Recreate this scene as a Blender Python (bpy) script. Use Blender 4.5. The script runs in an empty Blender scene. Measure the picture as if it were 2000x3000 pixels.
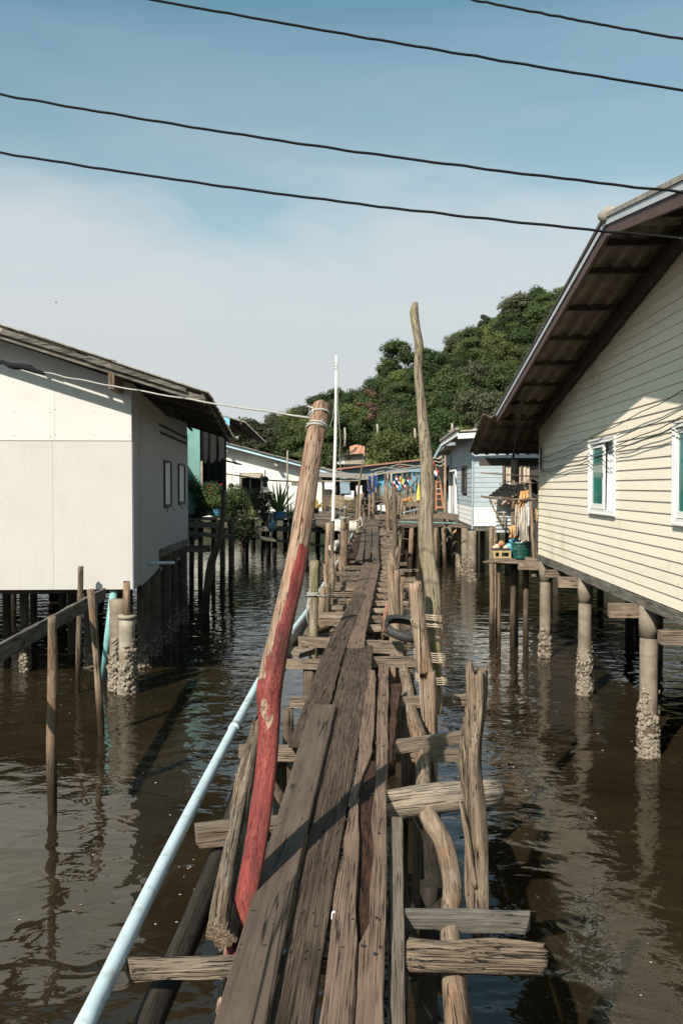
import bpy, math, random
from mathutils import Vector, Matrix, noise
R = math.radians
SC = bpy.context.scene
COL = SC.collection
rnd = random.Random(7)

# ---------------------------------------------------------------- camera, light, sky
EYE = 3.2
FPX = 2500.0
PITCH = math.atan(75 / FPX)
cam_d = bpy.data.cameras.new('camera')
cam_d.sensor_fit = 'VERTICAL'; cam_d.sensor_height = 36.0; cam_d.sensor_width = 24.0
cam_d.lens = 36.0 * FPX / 3000.0
cam_d.clip_start = 0.05; cam_d.clip_end = 6000
cam = bpy.data.objects.new('camera', cam_d); COL.objects.link(cam)
cam.location = (0, 0, EYE); cam.rotation_euler = (R(90) - PITCH, 0, 0)
SC.camera = cam

SUN = Vector((.62, 1.0, -1.0)).normalized()
sl = bpy.data.lights.new('sun', 'SUN'); sl.energy = 5.0; sl.angle = R(0.55); sl.color = (1.0, .915, .80)
so = bpy.data.objects.new('sun', sl); COL.objects.link(so)
so.rotation_euler = SUN.to_track_quat('-Z', 'Y').to_euler(); so.location = (-20, -30, 40)
SC.view_settings.view_transform = 'Standard'; SC.view_settings.look = 'None'
SC.view_settings.gamma = 1; SC.view_settings.use_curve_mapping = False
SC.view_settings.exposure = 0.5
SC.cycles.max_bounces = 7; SC.cycles.diffuse_bounces = 3; SC.cycles.glossy_bounces = 4
SC.cycles.transmission_bounces = 4; SC.cycles.transparent_max_bounces = 6
SC.cycles.caustics_reflective = False; SC.cycles.caustics_refractive = False
SC.cycles.use_denoising = True

def nd(nt, t, **kw):
    n = nt.nodes.new(t)
    for k, v in kw.items():
        if k.startswith('i_'):
            n.inputs[k[2:].replace('_', ' ')].default_value = v
        else:
            setattr(n, k, v)
    return n
def ramp(nt, stops, interp='LINEAR'):
    n = nt.nodes.new('ShaderNodeValToRGB'); cr = n.color_ramp; cr.interpolation = interp
    while len(cr.elements) < len(stops): cr.elements.new(.5)
    for e, (p, c) in zip(cr.elements, stops):
        e.position = p; e.color = (c, c, c, 1) if isinstance(c, (int, float)) else (*c, 1)
    return n

w = bpy.data.worlds.new('World'); SC.world = w; w.use_nodes = True
nt = w.node_tree; nt.nodes.clear(); L = nt.links.new
out = nd(nt, 'ShaderNodeOutputWorld'); bg = nd(nt, 'ShaderNodeBackground'); bg.inputs['Strength'].default_value = .079
sky = nd(nt, 'ShaderNodeTexSky', sky_type='NISHITA', sun_disc=False)
sky.sun_elevation = math.asin(-SUN.z); sky.sun_rotation = math.atan2(-SUN.x, -SUN.y)
sky.altitude = 0; sky.air_density = 1.0; sky.dust_density = 1.2; sky.ozone_density = 1.0
tc = nd(nt, 'ShaderNodeTexCoord')
sep = nd(nt, 'ShaderNodeSeparateXYZ'); L(tc.outputs['Generated'], sep.inputs[0])
# elevation of the view ray bends a little with large noise: the upper edge of the haze-white cloud sheet
mp = nd(nt, 'ShaderNodeMapping'); mp.inputs['Scale'].default_value = (1.1, 1.1, 4.2); L(tc.outputs['Generated'], mp.inputs[0])
n1 = nd(nt, 'ShaderNodeTexNoise', i_Scale=1.2, i_Detail=4.0, i_Roughness=.55, i_Distortion=.5); L(mp.outputs[0], n1.inputs['Vector'])
m1 = nd(nt, 'ShaderNodeMath', operation='MULTIPLY_ADD'); L(n1.outputs[0], m1.inputs[0]); m1.inputs[1].default_value = .30; L(sep.outputs['Z'], m1.inputs[2])
rp = ramp(nt, [(.34, 1), (.43, .80), (.50, .30), (.62, .0)]); L(m1.outputs[0], rp.inputs[0])
tint = nd(nt, 'ShaderNodeMix', data_type='RGBA', blend_type='MULTIPLY'); tint.inputs[0].default_value = 1
L(sky.outputs[0], tint.inputs[6]); tint.inputs[7].default_value = (.86, 1.42, 1.22, 1)
# thin veil all over, so the blue is soft
veil = nd(nt, 'ShaderNodeMix', data_type='RGBA'); veil.inputs[0].default_value = .12
L(tint.outputs[2], veil.inputs[6]); veil.inputs[7].default_value = (4.2, 4.6, 4.8, 1)
crp = ramp(nt, [(0.0, (5.9, 6.2, 6.3)), (.16, (5.7, 6.1, 6.3)), (.42, (6.9, 6.95, 7.0))]); L(sep.outputs['Z'], crp.inputs[0])
cl = nd(nt, 'ShaderNodeMix', data_type='RGBA'); L(rp.outputs[0], cl.inputs[0]); L(veil.outputs[2], cl.inputs[6]); L(crp.outputs[0], cl.inputs[7])
L(cl.outputs[2], bg.inputs[0]); L(bg.outputs[0], out.inputs[0])

# ---------------------------------------------------------------- a pixel of the 2000x3000 photograph -> a point of the place
def ray(px, py):
    a = (px - 1000) / FPX; b = (1500 - py) / FPX
    return Vector((a, math.cos(PITCH) + b * math.sin(PITCH), -math.sin(PITCH) + b * math.cos(PITCH)))
def P(px, py, Y):
    d = ray(px, py); return Vector((0, 0, EYE)) + d * (Y / d.y)
def Z(px, py, z):
    d = ray(px, py); return Vector((0, 0, EYE)) + d * ((z - EYE) / d.z)

# ---------------------------------------------------------------- objects
WM = {}
def put(o, parent=None, M=None):
    M = Matrix() if M is None else M; WM[o.name] = M
    COL.objects.link(o)
    if parent is not None:
        o.parent = parent; o.matrix_parent_inverse = WM[parent.name].inverted()
    o.matrix_basis = M
    return o
def tag(o, label, cat=None, group=None):
    o['label'] = label
    if cat: o['category'] = cat
    if group: o['group'] = group
    return o
def thing(name, label, cat, loc=(0, 0, 0), group=None, rz=0):
    o = bpy.data.objects.new(name, None); o.empty_display_size = .2
    put(o, None, Matrix.Translation(Vector(loc)) @ Matrix.Rotation(rz, 4, 'Z'))
    return tag(o, label, cat, group)
def mesh(name, v, f, mats, mi=None, smooth=False, attr=None):
    me = bpy.data.meshes.new(name); me.from_pydata([tuple(x) for x in v], [], f)
    for m in (mats if isinstance(mats, (list, tuple)) else [mats]): me.materials.append(m)
    if mi: me.polygons.foreach_set('material_index', mi)
    if smooth: me.polygons.foreach_set('use_smooth', [True] * len(f))
    if attr:
        for k, vals in attr.items():
            a = me.attributes.new(k, 'FLOAT', 'POINT'); a.data.foreach_set('value', vals)
    me.update(); return me
def ob(name, me, parent=None, M=None, kind=None):
    o = put(bpy.data.objects.new(name, me), parent, M)
    if kind: o['kind'] = kind
    return o
class MB:
    def __init__(s): s.v = []; s.f = []; s.m = []
    def add(s, v, f, m=0):
        n = len(s.v); s.v += [Vector(x) for x in v]; s.f += [tuple(i + n for i in q) for q in f]; s.m += [m] * len(f)
    def box(s, c, d, rot=None, m=0):
        c = Vector(c); v = []
        for x in (-.5, .5):
            for y in (-.5, .5):
                for z in (-.5, .5):
                    p = Vector((x * d[0], y * d[1], z * d[2]))
                    if rot: p = rot @ p
                    v.append(c + p)
        s.add(v, [(0, 1, 3, 2), (4, 6, 7, 5), (0, 4, 5, 1), (2, 3, 7, 6), (0, 2, 6, 4), (1, 5, 7, 3)], m)
    def quad(s, a, b, c, d, m=0): s.add([a, b, c, d], [(0, 1, 2, 3)], m)
    def slab(s, poly, t, m=0):
        # poly: points; t: extrusion vector
        n = len(poly); v = [Vector(p) for p in poly] + [Vector(p) + Vector(t) for p in poly]
        f = [tuple(range(n))[::-1], tuple(range(n, 2 * n))] + [(i, (i + 1) % n, n + (i + 1) % n, n + i) for i in range(n)]
        s.add(v, f, m)
    def tube(s, pts, r, seg=8, cap=True, m=0, rough=0, sd=0):
        pts = [Vector(p) for p in pts]; n = len(pts)
        rr = r if isinstance(r, (list, tuple)) else [r] * n
        v = []; up = None
        for i, p in enumerate(pts):
            t = (pts[min(i + 1, n - 1)] - pts[max(i - 1, 0)]).normalized()
            if up is None: up = t.orthogonal().normalized()
            up = (up - t * up.dot(t)).normalized(); sd2 = t.cross(up)
            for k in range(seg):
                a = 2 * math.pi * k / seg; q = rr[i]
                if rough: q *= 1 + rough * noise.noise((math.cos(a) * 1.3 + sd, math.sin(a) * 1.3, i * .35 + sd))
                v.append(p + (up * math.cos(a) + sd2 * math.sin(a)) * q)
        f = [(i * seg + k, i * seg + (k + 1) % seg, (i + 1) * seg + (k + 1) % seg, (i + 1) * seg + k) for i in range(n - 1) for k in range(seg)]
        if cap: f += [tuple(range(seg))[::-1], tuple(range((n - 1) * seg, n * seg))]
        s.add(v, f, m)
    def mesh(s, name, mats, smooth=False, M=None):
        v = s.v
        if M is not None:
            Mi = M.inverted(); v = [Mi @ p for p in v]
        return mesh(name, v, s.f, mats, s.m if isinstance(mats, (list, tuple)) and len(mats) > 1 else None, smooth)
    def build(s, name, mats, parent=None, smooth=False, kind=None, M=None):
        """verts are world points; M, if given, is the object's frame"""
        if M is None:
            c = sum(s.v, Vector()) / max(1, len(s.v)); M = Matrix.Translation(c)
        return ob(name, s.mesh(name, mats, smooth, M), parent, M, kind)

def frame(a, b, axis='X', up=Vector((0, 0, 1))):
    """frame at the middle of ab with its X (or Z) axis along ab"""
    a = Vector(a); b = Vector(b); t = (b - a).normalized()
    if abs(t.dot(up)) > .97: up = Vector((0, -1, 0))
    s = up.cross(t).normalized(); u = t.cross(s)
    c = (a + b) / 2
    cols = (t, s, u) if axis == 'X' else (s, u, t)
    return Matrix(((cols[0].x, cols[1].x, cols[2].x, c.x), (cols[0].y, cols[1].y, cols[2].y, c.y), (cols[0].z, cols[1].z, cols[2].z, c.z), (0, 0, 0, 1)))
def catmull(pts, step):
    pts = [Vector(p) for p in pts]; res = []
    for i in range(len(pts) - 1):
        p0 = pts[max(i - 1, 0)]; p1 = pts[i]; p2 = pts[i + 1]; p3 = pts[min(i + 2, len(pts) - 1)]
        n = max(1, int((p2 - p1).length / step))
        for k in range(n):
            t = k / n
            res.append(.5 * ((2 * p1) + (p2 - p0) * t + (2 * p0 - 5 * p1 + 4 * p2 - p3) * t * t + (3 * p1 - p0 - 3 * p2 + p3) * t ** 3))
    res.append(pts[-1]); return res
_seed = [0]
def log(name, pts, radii, mat, parent=None, seg=10, step=.2, rough=.16, jag=0.0, lump=.1, paint=None, frac_r=None):
    """an uneven round timber along pts; its frame's Z runs along it. radii: list per point (or number)."""
    _seed[0] += 1; sd = _seed[0] * 3.17
    pts = [Vector(p) for p in pts]
    if not isinstance(radii, (list, tuple)): radii = [radii] * len(pts)
    q = catmull(pts, step)
    # radius along the path
    cum = [0]
    for i in range(1, len(pts)): cum.append(cum[-1] + (pts[i] - pts[i - 1]).length)
    qc = [0]
    for i in range(1, len(q)): qc.append(qc[-1] + (q[i] - q[i - 1]).length)
    def rad(s):
        s = s / max(qc[-1], 1e-6) * cum[-1]
        for i in range(len(cum) - 1):
            if s <= cum[i + 1] + 1e-9:
                t = (s - cum[i]) / max(cum[i + 1] - cum[i], 1e-9); return radii[i] * (1 - t) + radii[i + 1] * t
        return radii[-1]
    M = frame(pts[0], pts[-1], 'Z'); Mi = M.inverted()
    v = []; up = None; n = len(q); pa = []
    r0 = max(radii)
    for i, p in enumerate(q):
        t = (q[min(i + 1, n - 1)] - q[max(i - 1, 0)]).normalized()
        if up is None: up = (Vector((0, -1, 0)) - t * t.dot(Vector((0, -1, 0)))).normalized()
        up = (up - t * up.dot(t)).normalized(); sd2 = t.cross(up)
        for k in range(seg):
            a = 2 * math.pi * k / seg; s = qc[i]
            g = 1 + rough * noise.noise((math.cos(a) * 1.9 + sd, math.sin(a) * 1.9, s * .7 + sd)) + rough * .6 * noise.noise((math.cos(a) * 4.3, math.sin(a) * 4.3 + sd, s * 1.4))
            g += lump * noise.noise((sd, 7, s * 3.0 / max(r0 * 18, .5)))
            dd = (up * math.cos(a) + sd2 * math.sin(a))
            w_ = p + dd * rad(s) * g
            if jag and (i == n - 1): w_ += t * jag * (noise.noise((math.cos(a) * 2 + sd, math.sin(a) * 2, 3)) + .2)
            v.append(w_)
            if paint: pa.append(paint(p, dd, s / qc[-1]))
    f = [(i * seg + k, i * seg + (k + 1) % seg, (i + 1) * seg + (k + 1) % seg, (i + 1) * seg + k) for i in range(n - 1) for k in range(seg)]
    v.append(q[0]); v.append(q[-1] - (q[-1] - q[-2]).normalized() * r0 * .15)
    if paint: pa += [pa[0], pa[-1]]
    e = len(v)
    f += [((k + 1) % seg, k, e - 2) for k in range(seg)] + [((n - 1) * seg + k, (n - 1) * seg + (k + 1) % seg, e - 1) for k in range(seg)]
    me = mesh(name, [Mi @ x for x in v], f, mat, None, False, {'paint': pa} if paint else None)
    sm = [True] * (len(f) - 2 * seg) + [False] * (2 * seg)
    me.polygons.foreach_set('use_smooth', sm)
    return ob(name, me, parent, M)
def plankst(name, st, z, th, mat, parent, edge=.006, ztilt=0):
    """a board whose outline follows stations (py, px_left, px_right) read on the level z; th thick; edges slightly uneven"""
    _seed[0] += 1; sd = _seed[0] * 1.7
    L_ = [Z(a[1], a[0], z) for a in st]; R_ = [Z(a[2], a[0], z) for a in st]
    a = (L_[0] + R_[0]) / 2; b = (L_[-1] + R_[-1]) / 2
    return board(name, L_, R_, th, mat, parent, edge, sd, a, b, ztilt)
def board(name, L_, R_, th, mat, parent, edge=.006, sd=0, a=None, b=None, ztilt=0, step=.16):
    a = a or (L_[0] + R_[0]) / 2; b = b or (L_[-1] + R_[-1]) / 2
    M = frame(a, b, 'X'); Mi = M.inverted(); v = []; rows = 0
    tot = (b - a).length; acc = 0
    for i in range(len(L_) - 1):
        ln = ((L_[i + 1] + R_[i + 1]) / 2 - (L_[i] + R_[i]) / 2).length
        n = max(1, int(ln / step)); last = (i == len(L_) - 2)
        for k in range(n + (1 if last else 0)):
            t = k / n; l = L_[i].lerp(L_[i + 1], t); r = R_[i].lerp(R_[i + 1], t); s = acc + ln * t
            w_ = (r - l).normalized()
            l = l + w_ * edge * noise.noise((s * 5, sd, 1)) * 1.6; r = r + w_ * edge * noise.noise((s * 5, sd, 9)) * 1.6
            h = Vector((0, 0, ztilt * (s / tot) + .006 * noise.noise((s * 1.3, sd, 4))))
            for q in (0, .04, .35, .65, .96, 1):
                dz = -.004 if q in (0, 1) else .002 * noise.noise((s * 3, q * 3, sd))
                v.append(l.lerp(r, q) + h + Vector((0, 0, dz)))
            v.append(r + h + Vector((0, 0, -th))); v.append(l + h + Vector((0, 0, -th)))
            rows += 1
        acc += ln
    f = [(i * 8 + k, i * 8 + (k + 1) % 8, (i + 1) * 8 + (k + 1) % 8, (i + 1) * 8 + k) for i in range(rows - 1) for k in range(8)]
    f = [q[::-1] for q in f] + [tuple(range(8)), tuple(range((rows - 1) * 8, rows * 8))[::-1]]
    return ob(name, mesh(name, [Mi @ x for x in v], f, mat), parent, M)
def beam(name, a, b, w_, h, mat, parent, edge=.005, step=.2, roll=0):
    """a sawn timber from a to b, w_ wide and h high; frame X along it"""
    _seed[0] += 1; sd = _seed[0] * 2.3
    a = Vector(a); b = Vector(b); M = frame(a, b, 'X') @ Matrix.Rotation(roll, 4, 'X'); ln = (b - a).length
    n = max(1, int(ln / step)); v = []
    for i in range(n + 1):
        x = -ln / 2 + ln * i / n
        for (y, z) in ((-.5, -.5), (.5, -.5), (.5, .5), (-.5, .5)):
            jx = edge * 3 * noise.noise((y * 9, z * 9, sd)) if i in (0, n) else 0
            v.append((x + jx, y * w_ + edge * noise.noise((x * 4, sd, y + z * 3)) * 1.5, z * h + edge * noise.noise((x * 4, sd + 5, y * 2 + z)) * 1.5))
    f = [(i * 4 + k, (i + 1) * 4 + k, (i + 1) * 4 + (k + 1) % 4, i * 4 + (k + 1) % 4) for i in range(n) for k in range(4)]
    f = [q[::-1] for q in f] + [(0, 3, 2, 1), (n * 4, n * 4 + 1, n * 4 + 2, n * 4 + 3)]
    return ob(name, mesh(name, v, f, mat), parent, M)
def rope_path(a, b, sag, n=20, wob=0, sd=0):
    a = Vector(a); b = Vector(b)
    return [a.lerp(b, i / n) + Vector((wob * noise.noise((i * .35, sd, 0)), 0, -sag * 4 * (i / n) * (1 - i / n) + wob * noise.noise((i * .45, sd, 5)))) for i in range(n + 1)]
def coil(c, ax, r, turns, pitch, n=14, ph=0):
    ax = Vector(ax).normalized(); u = ax.orthogonal().normalized(); w_ = ax.cross(u); c = Vector(c)
    return [c + (u * math.cos(t) + w_ * math.sin(t)) * r * (1 + .05 * math.sin(3 * t)) + ax * pitch * (t - ph) / 6.283 for t in [ph + 6.283 * i / n for i in range(int(turns * n) + 1)]]
def corr(name, mat, parent, M, wx, ly, amp=.025, pitch=.15, per=6, th=.006):
    """a corrugated sheet in frame M: x across the ridges 0..wx, y along them 0..ly, z up"""
    n = max(2, int(wx / pitch * per)); v = []
    for j, y in ((0, 0), (1, ly)):
        for i in range(n + 1):
            x = wx * i / n; v.append((x, y, amp * math.sin(x / pitch * 6.283)))
    m_ = len(v); v += [(a, b, c - th) for a, b, c in v]
    f = []
    for i in range(n):
        f.append((i, i + 1, n + 2 + i, n + 1 + i)); f.append((m_ + n + 1 + i, m_ + n + 2 + i, m_ + i + 1, m_ + i))
        f.append((m_ + i, m_ + i + 1, i + 1, i)); f.append((n + 1 + i, n + 2 + i, m_ + n + 2 + i, m_ + n + 1 + i))
    f.append((0, n + 1, m_ + n + 1, m_)); f.append((n, m_ + n, m_ + 2 * n + 1, 2 * n + 1))
    return ob(name, mesh(name, v, f, mat, None, False), parent, M)

# ---------------------------------------------------------------- materials
def newmat(name):
    m = bpy.data.materials.new(name); m.use_nodes = True; nt = m.node_tree
    b = nt.nodes['Principled BSDF']; return m, nt, b, nt.links.new
def mixc(nt, fac, a, b, mode='MIX'):
    n = nt.nodes.new('ShaderNodeMix'); n.data_type = 'RGBA'; n.blend_type = mode
    for s, x in ((0, fac), (6, a), (7, b)):
        if isinstance(x, (int, float)): n.inputs[s].default_value = x
        elif isinstance(x, tuple): n.inputs[s].default_value = (*x, 1)
        else: nt.links.new(x, n.inputs[s])
    return n.outputs[2]
def math_(nt, op, a, b=None, clamp=False):
    n = nt.nodes.new('ShaderNodeMath'); n.operation = op; n.use_clamp = clamp
    for i, x in enumerate((a, b)):
        if x is None: continue
        if isinstance(x, (int, float)): n.inputs[i].default_value = x
        else: nt.links.new(x, n.inputs[i])
    return n.outputs[0]
def objvec(nt, jitter=True):
    tc = nt.nodes.new('ShaderNodeTexCoord'); oi = nt.nodes.new('ShaderNodeObjectInfo')
    va = nt.nodes.new('ShaderNodeVectorMath'); va.operation = 'ADD'
    sc = math_(nt, 'MULTIPLY', oi.outputs['Random'], 37.0)
    nt.links.new(tc.outputs['Object'], va.inputs[0]); nt.links.new(sc, va.inputs[1])
    return va.outputs[0], oi.outputs['Random']
def nz(nt, vec, scale, detail=4, rough=.55, mscale=None, dist=0):
    if mscale:
        mp = nt.nodes.new('ShaderNodeMapping'); mp.inputs['Scale'].default_value = mscale; nt.links.new(vec, mp.inputs[0]); vec = mp.outputs[0]
    n = nt.nodes.new('ShaderNodeTexNoise'); n.inputs['Scale'].default_value = scale; n.inputs['Detail'].default_value = detail
    n.inputs['Roughness'].default_value = rough; n.inputs['Distortion'].default_value = dist
    nt.links.new(vec, n.inputs['Vector']); return n.outputs[0]
def rmp(nt, x, stops):
    r = ramp(nt, stops); nt.links.new(x, r.inputs[0]); return r.outputs[0]
def bump(nt, b, h, strength=.5, dist=.01, prev=None):
    n = nt.nodes.new('ShaderNodeBump'); n.inputs['Strength'].default_value = strength; n.inputs['Distance'].default_value = dist
    nt.links.new(h, n.inputs['Height'])
    if prev: nt.links.new(prev, n.inputs['Normal'])
    nt.links.new(n.outputs[0], b.inputs['Normal']); return n.outputs[0]
def wood(name, light, dark, crack=(.012, .009, .007), axis='Z', st=14, sc=3.2, bs=.7, bd=.012, moss=0, wet=True, var=.35, tan=None, crk=.5, rings=0):
    """weathered timber: grain runs along the object's own axis"""
    m, nt, b, L = newmat(name); v, rn = objvec(nt)
    ms = (1, st, st) if axis == 'X' else (st, st, 1)
    g = nz(nt, v, sc, 8, .65, ms, .25)
    ms2 = (.20, st * 1.25, st * 1.25) if axis == 'X' else (st * 1.25, st * 1.25, .20)
    g2 = nz(nt, v, sc * 1.5, 3, .5, ms2, .2); g3 = nz(nt, v, sc * 3.2, 5, .65, ms2, .1)
    line = rmp(nt, math_(nt, 'ABSOLUTE', math_(nt, 'SUBTRACT', g2, .5)), [(.004, 1), (.026, 0)])
    msk = rmp(nt, nz(nt, v, 3.0, 3, .5, (.6, 2, 2) if axis == 'X' else (2, 2, .6)), [(.56 - crk * .25, 0), (.62 - crk * .25, 1)])
    pt = nz(nt, v, 2.3, 4, .6, (1, 2.5, 2.5) if axis == 'X' else (2.5, 2.5, 1))
    c = mixc(nt, rmp(nt, g, [(.3, 0), (.66, 1)]), dark, light)
    if tan: c = mixc(nt, rmp(nt, pt, [(.46, 0), (.62, .85)]), c, mixc(nt, rmp(nt, g, [(.3, 0), (.7, 1)]), tuple(x * .45 for x in tan), tan))
    c = mixc(nt, rmp(nt, pt, [(.3, .45), (.5, 0)]), c, tuple(x * .5 for x in dark))
    ck = math_(nt, 'MULTIPLY', line, msk)
    c = mixc(nt, rmp(nt, g3, [(.32, .55), (.50, 0)]), c, tuple(x * .42 for x in dark))
    c = mixc(nt, ck, c, crack)
    if axis == 'X':
        vo = nt.nodes.new('ShaderNodeTexVoronoi'); vo.inputs['Scale'].default_value = 2.2
        mpk = nt.nodes.new('ShaderNodeMapping'); mpk.inputs['Scale'].default_value = (.8, 2.2, 2.2); L(v, mpk.inputs[0]); L(mpk.outputs[0], vo.inputs['Vector'])
        c = mixc(nt, rmp(nt, vo.outputs['Distance'], [(.05, .85), (.10, 0)]), c, tuple(x * .3 for x in dark))
    if moss: c = mixc(nt, rmp(nt, nz(nt, v, 5, 5, .7, (1, 1, .35)), [(.5, 0), (.62, moss)]), c, (.16, .17, .035))
    # each timber its own tone
    tone = math_(nt, 'MULTIPLY_ADD', rn, var); nt.nodes[-1].inputs[2].default_value = 1 - var * .55
    c = mixc(nt, 1.0, c, tone, 'MULTIPLY')
    rough = .85
    if wet:
        ge = nt.nodes.new('ShaderNodeNewGeometry'); sp = nt.nodes.new('ShaderNodeSeparateXYZ'); L(ge.outputs['Position'], sp.inputs[0])
        zz = math_(nt, 'MULTIPLY_ADD', nz(nt, v, 6, 3), .35); nt.nodes[-1].inputs[2].default_value = -.17
        za = math_(nt, 'ADD', sp.outputs['Z'], zz)
        wf = rmp(nt, za, [(.30, 1), (.72, 0)])
        c = mixc(nt, wf, c, (.035, .024, .014))
        L(rmp(nt, za, [(.10, .35), (.4, .85)]), b.inputs['Roughness'])
    else: b.inputs['Roughness'].default_value = rough
    L(c, b.inputs['Base Color']); b.inputs['Specular IOR Level'].default_value = .25
    h = math_(nt, 'SUBTRACT', math_(nt, 'ADD', math_(nt, 'MULTIPLY', g, .5), math_(nt, 'MULTIPLY', g3, .6)), math_(nt, 'MULTIPLY', ck, .7))
    bump(nt, b, h, bs, bd); return m
def plain(name, col, rough=.6, nsc=6, amt=.25, bs=.15, dirt=None, dsc=2.0, dth=.56, metal=0, spec=.4, streak=None, tide=None):
    m, nt, b, L = newmat(name); v, rn = objvec(nt)
    n = nz(nt, v, nsc, 5, .6)
    c = mixc(nt, rmp(nt, n, [(.3, 0), (.7, 1)]), tuple(x * (1 - amt) for x in col), tuple(min(1, x * (1 + amt * .35)) for x in col))
    if dirt: c = mixc(nt, rmp(nt, nz(nt, v, dsc, 6, .65), [(dth, 0), (dth + .16, .7)]), c, dirt)
    if streak: c = mixc(nt, rmp(nt, nz(nt, v, 3.0, 5, .6, (5, 5, .45)), [(.55, 0), (.75, .55)]), c, streak)
    if tide:
        ge = nt.nodes.new('ShaderNodeNewGeometry'); sp = nt.nodes.new('ShaderNodeSeparateXYZ'); L(ge.outputs['Position'], sp.inputs[0])
        zz = math_(nt, 'ADD', sp.outputs['Z'], math_(nt, 'MULTIPLY', nz(nt, v, 3.5, 5, .65, (2, 2, .8)), .9))
        c = mixc(nt, rmp(nt, zz, [(.80, .92), (1.30, .50), (2.0, 0)]), c, tide)
        rg = nz(nt, ge.outputs['Position'], 1.0, 3, .6, (.6, .6, 9)); c = mixc(nt, rmp(nt, rg, [(.52, 0), (.6, .45)]), c, tuple(x * .55 for x in col))
    L(c, b.inputs['Base Color']); b.inputs['Roughness'].default_value = rough; b.inputs['Metallic'].default_value = metal
    b.inputs['Specular IOR Level'].default_value = spec
    if bs: bump(nt, b, n, bs, .01)
    return m
def leafmat(name, a, b_, tr=.3):
    m, nt, b, L = newmat(name); v, rn = objvec(nt)
    n = nz(nt, v, .55, 4, .6); n2 = nz(nt, v, 7, 2)
    c = mixc(nt, rmp(nt, n, [(.35, 0), (.65, 1)]), a, b_)
    c = mixc(nt, rmp(nt, n2, [(.35, 0), (.7, .6)]), c, tuple(min(1, x * 1.45) for x in b_))
    tone = math_(nt, 'MULTIPLY_ADD', rn, .55); nt.nodes[-1].inputs[2].default_value = .72
    c = mixc(nt, 1.0, c, tone, 'MULTIPLY')
    L(c, b.inputs['Base Color']); b.inputs['Roughness'].default_value = .55; b.inputs['Specular IOR Level'].default_value = .25
    t = nt.nodes.new('ShaderNodeBsdfTranslucent'); L(c, t.inputs['Color'])
    mx = nt.nodes.new('ShaderNodeMixShader'); mx.inputs[0].default_value = tr
    L(b.outputs[0], mx.inputs[1]); L(t.outputs[0], mx.inputs[2]); L(mx.outputs[0], nt.nodes['Material Output'].inputs['Surface']); return m

M_ = {}
M_['post'] = wood('weathered_post_wood', (.34, .255, .178), (.115, .078, .05), tan=(.33, .20, .12), crk=.55)
M_['post_grey'] = wood('grey_post_wood', (.35, .268, .195), (.095, .066, .043), tan=(.31, .21, .135), crk=.9, bs=1.0, bd=.02)
M_['post_moss'] = wood('mossy_pole_wood', (.38, .315, .225), (.14, .105, .07), moss=.5, crk=.9)
M_['post_pale'] = wood('pale_stripped_wood', (.43, .33, .24), (.18, .122, .078), tan=(.35, .21, .125), crk=.6)
M_['post_dark'] = wood('dark_wet_shaded_wood', (.055, .045, .035), (.018, .014, .011), crk=.42, wet=False)  # wet wood tone, darkened further to deepen the shade under decks
M_['post_dim'] = wood('dim_stilt_wood', (.17, .13, .09), (.06, .045, .03), crk=.44)
M_['beam'] = wood('sawn_beam_wood', (.34, .265, .20), (.15, .108, .075), axis='X', st=12, tan=(.27, .195, .135), crk=.8, wet=False)
M_['beam_grey'] = wood('grey_beam_wood', (.22, .20, .17), (.07, .06, .05), axis='X', st=10, crk=.44, wet=False)
M_['plank_wavy'] = wood('deeply_grained_plank', (.180, .124, .088), (.065, .043, .030), axis='X', st=15, sc=4.0, bs=1.0, bd=.025, crk=1.2, wet=False, var=.2)
M_['plank'] = wood('brown_plank', (.215, .146, .103), (.11, .072, .050), axis='X', st=14, sc=3.0, bs=.6, crk=.7, wet=False, var=.25)
M_['plank_smooth'] = wood('smooth_grey_brown_plank', (.118, .086, .063), (.078, .057, .043), axis='X', st=6, sc=1.6, bs=.15, crk=.3, wet=False, var=.1)
M_['plank_grey'] = wood('grey_plank', (.24, .195, .15), (.10, .08, .062), axis='X', st=12, crk=.45, wet=False)
M_['plank_far'] = wood('worn_plank', (.185, .135, .10), (.08, .058, .043), axis='X', st=9, crk=.45, wet=False, var=.5)
M_['rotten'] = wood('rotten_red_wood', (.13, .060, .035), (.035, .018, .012), axis='X', st=5, sc=6, bs=1.0, bd=.03, crk=.5, wet=False)
M_['bamboo'] = wood('bamboo_yellow', (.48, .39, .22), (.30, .22, .12), axis='X', st=9, crk=.36, wet=False, bs=.3, var=.25)
M_['pvc'] = plain('pale_blue_pipe', (.50, .62, .67), .42, 3, .14, .05, dirt=(.27, .29, .26), dsc=9, dth=.53)
M_['teal_pipe'] = plain('turquoise_pipe', (.22, .47, .46), .45, 5, .15, .05, dirt=(.2, .2, .15), dsc=8, dth=.6)
M_['teal_film'] = plain('teal_curtained_glass', (.025, .19, .165), .06, 2.0, .45, 0, spec=.5)
M_['teal'] = plain('teal_paint', (.16, .33, .30), .7, 3, .2, .1, dirt=(.25, .38, .33), dsc=1.5)
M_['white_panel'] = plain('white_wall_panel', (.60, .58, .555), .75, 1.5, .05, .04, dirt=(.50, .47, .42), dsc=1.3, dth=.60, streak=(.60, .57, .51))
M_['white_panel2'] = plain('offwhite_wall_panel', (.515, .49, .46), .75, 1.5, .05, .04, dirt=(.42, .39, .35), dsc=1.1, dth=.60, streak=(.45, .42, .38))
M_['shaded_panel'] = plain('shaded_side_panel', (.36, .355, .34), .8, 1.2, .08, .05, streak=(.38, .37, .35))  # white side wall coloured grey, its shade put into the colour
M_['white_paint'] = plain('white_paint', (.80, .79, .76), .5, 4, .06, .05, dirt=(.5, .46, .4), dsc=5, dth=.64)
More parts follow.
